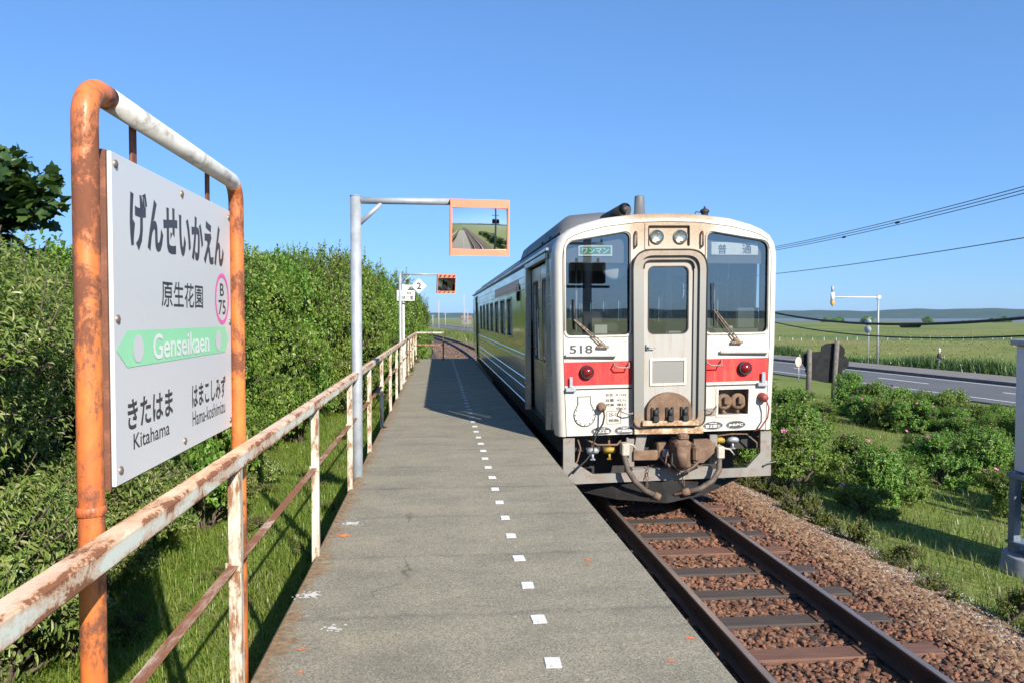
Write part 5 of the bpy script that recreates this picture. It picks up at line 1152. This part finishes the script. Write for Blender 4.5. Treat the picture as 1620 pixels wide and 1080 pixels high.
b = MB(); c = T(-.855, 0, .46); b.lathe([(.058, 0), (.058, .03), (.045, .04), (.045, .09), (.03, .10), (0, .10)], c, (-.1, -1, -.1), 18); jk = b.build('cable_socket', M['brown_dust'], rc)
b = MB(); b.tube([T(-.85, -.10, .44), T(-.845, -.12, .36), T(-.86, -.10, .27), T(-.93, -.09, .16), T(-.985, -.08, .03), T(-.98, -.1, -.05), T0(-1.04, -.1, -.17), T0(-1.14, -.12, -.25), T0(-1.2, -.1, -.32)], .011, 8); b.build('hanging_cable', BR, rc)
front2d('jumper_rim', [rrect(.63, .285, 1.09, .655, .015), rrect(.66, .315, 1.06, .625, .01)], -.006, FW, rc, .006)
b = MB(); y0, y1 = .004, .16
def q4(*p): return [tuple(range(4))]
x0, x1, z0, z1 = .66, 1.06, .315, .625
b.add([T(x0, y0, z0), T(x1, y0, z0), T(x1, y1, z0), T(x0, y1, z0), T(x0, y0, z1), T(x1, y0, z1), T(x1, y1, z1), T(x0, y1, z1)], [(0, 1, 2, 3), (4, 7, 6, 5), (0, 3, 7, 4), (1, 5, 6, 2), (3, 2, 6, 7)]); jb = b.build('jumper_box', plain('jumper_box_dirty', (.24, .18, .13), .8, 0, .3, 8), rc)
for u in (.76, .95):
    b = MB(); c = T(u, .14, .46); b.lathe([(.095, 0), (.095, .05), (.10, .055), (.10, .09), (.07, .10), (.03, .105), (0, .11)], c, (0, -1, .1), 20); b.bbox(T(u-.02, -.02, .44), T(u+.05, .03, .53), .008); b.cyl(T(u, .07, .36), T(u, .07, .325), .022, 8); b.build('jumper_socket', M['brown_dust'], jb)
RDS = plain('faded_red', (.22, .045, .04), .6)
b = MB(); c = T(1.23, 0, .53); b.lathe([(.05, 0), (.055, .03), (.05, .09), (.03, .11), (0, .11)], c, (.2, -1, -.25), 16); b.build('red_socket', RDS, rc)
b = MB(); b.tube([T(1.25, -.11, .50), T(1.29, -.12, .40), T(1.285, -.10, .27), T(1.20, -.08, .14), T(1.13, -.05, .10)], .010, 8); b.build('red_cable', RDS, rc)
front2d('small_hatch', [rrect(.47, .30, .62, .40, .006)], -.003, GS, rc, .003)
for cx, cz, txt in ((-.86, .165, ('昭和61年', '苗穂工場')), (-.56, .165, ('釧路', '釧路運輸車両所')), (.60, .185, ('昭和61年', '富士重工')), (.905, .185, ('JR北海道',))):
    op = front2d('oval_plate', [ell(cx, cz, .130, .052)], -.006, plain('plate_dark', (.06, .055, .05), .5), rc, .003)
    b = MB(); b.tube([T(cx+.125*math.cos(6.283*i/28), -.010, cz+.048*math.sin(6.283*i/28)) for i in range(29)], .003, 5); b.build('plate_rim', M['galv'], op)
    for i, t_ in enumerate(txt):
        small = len(txt) > 1 and i == 0
        onplane('lettering', text_geo(t_, .10 if small else .20, .018 if small else .036, .03), lambda x, y, z, i=i, small=small: T(cx+x, -.011, cz+y+(.028 if small else (-.006 if len(txt) > 1 else 0))), M['white_ink'], op)
NAVY = plain('stencil_ink', (.05, .05, .06), .6)
def ftext(txt, cx, cz, w, h, bold, mat=NAVY): return onplane('lettering', text_geo(txt, w, h, bold), lambda x, y, z: T(x+cx, -.0062, y+cz), mat, rc)
ftext('518', -1.092, 1.155, .285, .100, .022)
ftext('形式  キハ54', -.668, .598, .26, .036, .018); ftext('自重  42.1t', -.668, .535, .26, .036, .018); ftext('換算  積4.5', -.668, .478, .26, .034, .018); ftext('空4.0', -.603, .433, .13, .032, .018)
front2d('inspection_frame', [rrect(-.79, .245, -.61, .405, .012), rrect(-.785, .250, -.615, .400, .010)], -.005, NAVY, rc, .001)
ftext('25-12', -.70, .36, .125, .040, .02); ftext('釧路運輸', -.70, .29, .13, .034, .016)
# body shell: roof, sides, end
LEN = 20.9
b = MB(); prof_ = [p for p in full(OUT) if p[1] > 2.2]; rows = []
for d in list(np.linspace(.24, LEN, 16)): rows.append([T(u, d, z+.0) for u, z in prof_])
k = len(prof_); b.add([v for r in rows for v in r], [(i*k+j, i*k+j+1, (i+1)*k+j+1, (i+1)*k+j) for i in range(len(rows)-1) for j in range(k-1)], True)
b.build('roof', plain('roof_grey', (.17, .175, .18), .6, .1, .25, 2), rc)
WINS = [(5.14+1.64*i, 6.19+1.64*i) for i in range(7)]
def side(s):
    def S(x, y, z): return T(s*(1.4185-z), x, y)
    wl = [rrect(a, 1.17, c, 1.91, .06) for a, c in WINS]; sm = rrect(3.67, 1.82, 4.25, 2.10, .1); dop = rrect(.50, .14, 2.55, 2.27, .02); dop2 = rrect(17.3, .14, 19.2, 2.27, .02)
    sw = onplane('side_wall', fill2d([rrect(.24, .12, LEN, 2.33, .004), sm, dop, dop2]+wl, .002), S, SS, rc)
    for L, nm in [(w, 'side_window') for w in wl]+[(sm, 'small_window')]:
        g = onplane(nm, fill2d([L]), lambda x, y, z: T(s*1.385, x, y), GLD, rc)
        cx = sum(p[0] for p in L)/len(L); cz = sum(p[1] for p in L)/len(L)
        onplane('window_frame', fill2d([[(cx+(x-cx)*1.03, cz+(z-cz)*1.03) for x, z in L], [(cx+(x-cx)*.93, cz+(z-cz)*.94) for x, z in L]], .012), lambda x, y, z: T(s*(1.415-z), x, y), SSD if nm == 'side_window' else BR, g)
    b = MB()
    for z, h in ((2.19, .010), (2.08, .006), (1.99, .010), (.94, .016), (.86, .006), (.55, .016), (.40, .010), (.16, .012)):
        def bb(a, c, z=z, h=h):
            v = []
            for d in (a, c):
                for (du, zz) in ((.0, -h), (.010, -h*.4), (.010, h*.4), (.0, h)): v.append(T(s*(1.4206+du), d, z+zz))
            b.add(v, [(0, 1, 5, 4), (1, 2, 6, 5), (2, 3, 7, 6), (0, 3, 2, 1), (4, 5, 6, 7)])
        bb(2.72, 17.2); bb(19.3, LEN-.1)
    b.build('bead_moulding', SS, rc)
    b = MB(); b.bbox(T(s*1.43, .3, 2.36), T(s*1.47, LEN, 2.40), .004); b.build('gutter', SSD, rc)
    b = MB(); b.bbox(T(s*1.425, .42, 2.275), T(s*1.462, 2.66, 2.345), .004); b.bbox(T(s*1.424, 2.56, .13), T(s*1.45, 2.70, 2.27), .004); b.bbox(T(s*1.424, .44, .13), T(s*1.44, .498, 2.27), .004); b.build('door_frame', SSD, rc)
    for d0, d1 in ((.50, 2.55), (17.3, 19.2)):
        mid = (d0+d1)/2
        for a, c in ((d0+.06, mid-.02), (mid+.02, d1-.06)):
            w = rrect(a+.22, .95, c-.22, 2.05, .06)
            dd = onplane('door_leaf', fill2d([rrect(a, .15, c, 2.255, .01), w], .012), lambda x, y, z: T(s*(1.36-z), x, y), SSD, rc)
            onplane('door_window', fill2d([w]), lambda x, y, z: T(s*1.352, x, y), GLD, dd)
            onplane('rubber_seal', fill2d([[(x, z) for x, z in rrect(a+.205, .935, c-.205, 2.065, .07)], rrect(a+.235, .965, c-.235, 2.035, .05)], .004), lambda x, y, z: T(s*(1.376-z), x, y), BR, dd)
        b = MB(); b.box(T(s*1.34, d0, .12), T(s*1.418, d1, .142)); b.box(T(s*1.30, d0, .14), T(s*1.335, d1, 2.26)) if False else None; b.build('door_sill', DK, rc)
        b = MB(); b.tube([T(s*1.40, mid-.18, .95), T(s*1.43, mid-.18, 1.0), T(s*1.43, mid-.18, 1.62), T(s*1.40, mid-.18, 1.68)], .011, 8); b.build('grab_rail', M['galv'], rc)
    m4, nt, p = newmat('red_band_colour'); setp(nt, p, 'Base Color', ramp(nt, noise(nt, coord(nt, 'Object', (1, .6, 2)), 2.5, 4), [(.35, (.62, .03, .025)), (.6, (.60, .08, .06))])); p.inputs['Metallic'].default_value = 0.0; p.inputs['Roughness'].default_value = .3
    onplane('red_band', fill2d([rrect(3.9, 2.004, 9.4, 2.178, .004)], .001), lambda x, y, z: T(s*(1.4222-z), x, y), m4, rc)  # mottled red strip over only part of the upper side
side(-1); side(1)
b = MB(); e = [T(u, LEN, z) for u, z in full(OUT)]; b.add(e, [tuple(range(len(e)))]); b.build('rear_end', SS, rc)
b = MB()
for (d0, d1, z) in ((.3, LEN-.2, .02),): b.box(T0(-1.30, d0, -.12), T0(1.30, d1, .10))
for (d0, d1, w, z0) in ((6.0, 8.4, 1.2, -.62), (8.8, 10.6, 1.22, -.55), (11.0, 14.0, 1.15, -.65)): b.bbox(T0(-w, d0, z0), T0(w, d1, -.122), .03)
b.build('underframe', DK, rc)
for d in (3.2, 17.2):
    b = MB()
    for s in (-1, 1): b.bbox(T0(s*.92-.07-.1, d-1.25, -.42), T0(s*.92+.07-.1, d+1.25, -.25), .03)
    b.bbox(T0(-.9, d-.25, -.40), T0(.7, d+.25, -.2), .03); bg_ = b.build('bogie_frame', DK, rc)
    for dd in (-1.05, 1.05):
        b = MB()
        for s in (-1, 1): b.lathe([(0, -.065), (.40, -.065), (.43, -.03), (.43, .03), (.40, .05), (.30, .05), (0, .06)], (TCX+s*.56, TY+d+dd, -.80+.43), (s, 0, 0), 28)
        b.cyl((TCX-.5, TY+d+dd, -.37), (TCX+.5, TY+d+dd, -.37), .07, 12); b.build('wheelset', DK, bg_)
# skirt, plough and coupler
sk = [(-1.29, .085), (-1.29, -.34), (-1.14, -.475), (1.35, -.475), (1.35, .085), (1.21, .085), (1.21, -.18), (1.03, -.365), (.60, -.365), (.57, -.325), (-.42, -.325), (-.46, -.365), (-.92, -.365), (-1.15, -.21), (-1.15, .085)]
front2d('skirt', [sk], .05, M['skirt_grey'], rc, .02, T0)
b = MB(); b.bbox(T0(-.43, .075, -.40), T0(.58, .16, -.335), .005); b.build('skirt_stay', M['skirt_grey'], rc); b = MB(); b.bbox(T0(-.50, .06, -.30), T0(-.40, .12, .06), .006); b.build('skirt_stay', M['skirt_grey'], rc); b = MB(); b.bbox(T0(.56, .06, -.30), T0(.66, .12, .06), .006); b.build('skirt_stay', M['skirt_grey'], rc); b = MB()
b.tube([T0(1.34, .03, -.30), T0(1.39, -.02, -.29), T0(1.27, -.05, -.30), T0(1.24, .02, -.36)], .008, 6); b.build('skirt_stay', M['skirt_grey'], rc)
pz = [(-.30, -.76, -.02), (.0, -.80, -.75), (.30, -.76, -.02)]
pl = [(-1.22, .55), (-.55, .0), (0, -.28), (.55, .0), (1.22, .55)]; vs = []
for (u, d) in pl: vs += [T0(u-.09, d+.22, -.475), T0(u-.09, d+.02, -.62+.03*abs(u)), T0(u-.09, d+.0, -.68+.10*max(0, abs(u)-.5))]
b = MB(); b.add(vs, [(3*i+j, 3*i+3+j, 3*i+4+j, 3*i+1+j) for i in range(4) for j in range(2)]); ob = b.build('snow_plough', plain('plough_black', (.010, .009, .008), .95, 0, .4, 5), rc); sm_ = ob.modifiers.new('thickness', 'SOLIDIFY'); sm_.thickness = .02
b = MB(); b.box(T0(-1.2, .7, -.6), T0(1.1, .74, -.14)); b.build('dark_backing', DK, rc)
CRS = rusty('coupler_rust', (.22, .14, .09), (.16, .095, .06), (.09, .055, .04), .5, 8, rough=.8)
b = MB(); b.bbox(T0(-.11, .06, -.22), T0(.13, .65, -.02), .02); b.bbox(T0(.03, -.24, -.30), T0(.23, .06, .05), .035); b.cyl(T0(.10, -.25, -.25), T0(.10, -.25, -.01), .065, 14); b.bbox(T0(.09, -.20, .05), T0(.21, -.08, .12), .015)
b.bbox(T0(.235, -.30, -.20), T0(.31, .02, -.01), .025); b.build('coupler', CRS, rc)
b = MB(); b.prism([(.315, -.26), (.44, -.26), (.58, -.14), (.60, -.03), (.50, .03), (.315, .03)], lambda x, z, d: T0(x, d, z), -.06, -.015); b.build('coupler_guard_plate', CRS, rc)
b = MB(); b.bbox(T0(-.42, .02, -.215), T0(-.115, .07, -.10), .006); b.build('coupler_support', M['brown_dust'], rc)
b = MB(); b.prism([(-.41, -.098), (-.29, -.098), (-.25, .09), (-.38, .09)], lambda x, z, d: T0(x, d, z), .03, .10); b.build('coupler_support', M['skirt_grey'], rc)
b = MB(); b.bbox(T0(-.05, -.015, -.185), T0(.025, .05, -.09), .006); b.build('carrier_block', M['galv'], rc)
b = MB(); b.tube([T0(-.02, -.10, -.10), T0(-.06, -.13, -.22), T0(.02, -.14, -.31), T0(.12, -.18, -.335), T0(.26, -.14, -.31), T0(.36, -.10, -.24)], .016, 8); b.build('release_lever', CRS, rc)
b = MB(); b.tube([T0(-.10, -.04, -.18), T0(-.05, -.16, -.26), T0(.05, -.10, -.30), T0(.2, -.2, -.33), T0(.34, -.12, -.30)], .014, 8); b.tube([T0(.0, -.2, -.1), T0(-.02, -.24, -.22), T0(.08, -.24, -.32)], .012, 8); b.build('coupler_hose', BR, rc)
HOSE = plain('dusty_hose', (.085, .065, .05), .7, 0, .3, 12); COCK = plain('pale_cock', (.42, .38, .31), .6, 0, .2, 20)
for (pts_, lv) in (([(-.555, -.02, -.06), (-.56, -.09, -.15), (-.53, -.14, -.30), (-.45, -.17, -.43), (-.33, -.19, -.54), (-.20, -.2, -.605)], ((-.57, -.10, .02), (-.46, -.11, .0), (-.40, -.10, -.08))),
                   ([(.64, -.02, -.14), (.63, -.09, -.22), (.61, -.14, -.34), (.52, -.17, -.46), (.36, -.19, -.545), (.18, -.2, -.575)], ((.66, -.10, -.08), (.76, -.10, -.10), (.82, -.09, -.17)))):
    b = MB(); b.tube([T0(*q) for q in pts_], .034, 12); hs_ = b.build('air_hose', HOSE, rc)
    b = MB(); b.tube([T0(*q) for q in lv], [.014, .012, .008], 8); q = pts_[0]; b.bbox(T0(q[0]-.04, -.12, q[2]-.07), T0(q[0]+.05, .02, q[2]+.08), .012); b.build('cock_handle', COCK, hs_)
    q, q2 = pts_[-1], pts_[-2]; v = Vector(q)-Vector(q2); v.normalize(); b = MB(); b.tube([T0(*(Vector(q)-v*.03)), T0(*(Vector(q)+v*.05)), T0(*(Vector(q)+v*.055)), T0(*(Vector(q)+v*.16))], [.045, .045, .022, .016], 10); b.build('hose_clamp', CRS, hs_)
for u, dz in ((-.24, .0), (.16, .03)):
    b = MB()
    for i in range(7):
        a = Vector(T0(u+.006*i*(1 if u > 0 else -1), .01-.012*i, -.30-.042*i+dz)); rr = .02
        for j in range(8):
            t0_, t1_ = 6.283*j/8, 6.283*(j+1)/8
            f_ = (lambda t: a+Vector((math.cos(t)*rr*.62, 0, math.sin(t)*rr*1.25))) if i % 2 else (lambda t: a+Vector((0, math.cos(t)*rr*.62, math.sin(t)*rr*1.25)))
            b.tube([f_(t0_), f_(t1_)], .0045, 5, False)
    b.build('safety_chain', CRS, rc)
YL = plain('yellow_cock', (.34, .23, .03), .6); 
for u, z, mt in ((-.91, -.10, M['galv']), (-.70, -.10, YL), (.68+.02, -.03, YL), (.88, -.03, M['galv'])):
    b = MB(); b.lathe([(.0, -.03), (.062, -.03), (.078, -.01), (.078, .01), (.062, .03), (0, .03)], T0(u, .12, z), (0, .45, 1), 18); b.cyl(T0(u, .12, z-.02), T0(u, .11, z-.10), .016, 8); b.cyl(T0(u-.03, .11, z-.10), T0(u+.03, .11, z-.10), .010, 8); pk = b.build('air_cock', mt, rc)
    b = MB(); b.tube([T0(u, .14, z+.03), T0(u, .15, .07), T0(u+.1, .25, .10)], .016, 8); b.build('air_pipe', M['brown_dust'], pk)
b = MB(); b.tube([T0(-1.0, .14, .05), T0(-.85, .1, -.02), T0(-.6, .12, -.03), T0(-.5, .2, .06)], .012, 8); b.build('brake_pipe', M['brown_dust'], rc); b = MB(); b.tube([T0(.62, .10, .03), T0(.85, .08, .06), T0(1.05, .10, .05), T0(1.18, .08, -.06), T0(1.2, .1, -.2)], .011, 8); b.build('brake_pipe', M['brown_dust'], rc); b = MB(); b.tube([T0(-1.1, .1, .06), T0(-1.07, .07, -.05), T0(-1.1, .1, -.2), T0(-1.16, .03, -.28)], .010, 8); b.build('brake_pipe', M['brown_dust'], rc)
# roof gear
RG = plain('roof_gear_grey', (.12, .125, .13), .6, .1, .15, 4)
b = MB(); hp = [(-1.22, 2.60), (-1.15, 2.81), (-1.02, 2.925), (-.60, 2.965), (-.18, 2.97), (-.10, 2.84)]; rows = []
for d, f in ((.95, .05), (1.02, .6), (1.2, .95), (1.5, 1.0), (5.6, 1.0), (5.9, .7), (6.1, .05)): rows.append([T(-.6+(u+.6)*(.85+.15*f), d, 2.62+.06*(1-abs(u+.3))+(z-2.62-.06*(1-abs(u+.3)))*f) for u, z in hp])
k = len(hp); b.add([v for r in rows for v in r], [(i*k+j, i*k+j+1, (i+1)*k+j+1, (i+1)*k+j) for i in range(len(rows)-1) for j in range(k-1)], True); b.add(rows[0], [tuple(range(k))]); b.add(rows[-1], [tuple(range(k))]); b.build('roof_ventilator', RG, rc)
b = MB(); b.tube([T(-.58, .95, 2.82), T(-.46, .35, 2.87)], [.075, .085], 16); b.tube([T(-.46, .345, 2.87), T(-.458, .33, 2.87), T(-.457, .335, 2.87)], [.085, .06, .02], 16); b.bbox(T(-.56, .5, 2.72), T(-.40, .85, 2.80), .01); b.build('air_horn', DK, rc)
b = MB(); b.lathe([(.12, -.03), (.12, .0), (.085, .005), (.085, .03), (.072, .03), (.062, .25), (.055, .262), (0, .262)], T(-.22, .55, 2.81), (0, 0, 1), 20); b.bbox(T(-.50, .40, 2.785), T(.10, .8, 2.80), .005); b.build('exhaust_stack', RG, rc)
b = MB(); b.lathe([(.08, -.02), (.08, .015), (.045, .02), (.042, .07), (.058, .085), (.058, .11), (.03, .13), (.012, .135), (.012, .16), (0, .16)], T(.61, .45, 2.765), (0, 0, 1), 16); b.tube([T(.55, .45, 2.85), T(.50, .46, 2.86), T(.48, .48, 2.80), T(.50, .5, 2.75)], .006, 6); b.build('whistle', DK, rc)
b = MB()
for d in (.7, 1.0, 1.6, 2.4): b.tube([T(-1.24, d, 2.585), T(-1.22, d, 2.66), T(-1.20, d+.12, 2.68), T(-1.19, d+.22, 2.66), T(-1.20, d+.24, 2.60)], .009, 6)
b.tube([T(-1.25, .5, 2.60), T(-1.25, 6, 2.60), T(-1.25, 18, 2.60)], .012, 6); b.build('roof_cable', BR, rc)

# ------------------------------------------------------------------ tell look-alike bushes apart by their order
def nth(k): return str(k)+('th' if 10 <= k % 100 <= 20 else {1: 'st', 2: 'nd', 3: 'rd'}.get(k % 10, 'th'))
by = {}
for o in list(COL.objects):
    if o.parent is None and 'label' in o and o.name.split('.')[0] in ('rose_bush', 'thicket_shrub', 'narrow_leaved_shrub', 'low_shrub') and 'behind the camera' not in o['label'] and 'rear row' not in o['label']:
        by.setdefault(o['label'], []).append(o)
for L, os_ in by.items():
    if len(os_) < 2: continue
    rose_ = 'rose' in L
    os_.sort(key=lambda o: (o.location.x/o.location.y) if rose_ else o.location.y)
    for k, o in enumerate(os_): o['label'] = L + (', %s from the left' if rose_ else ', %s from the camera') % nth(k+1)
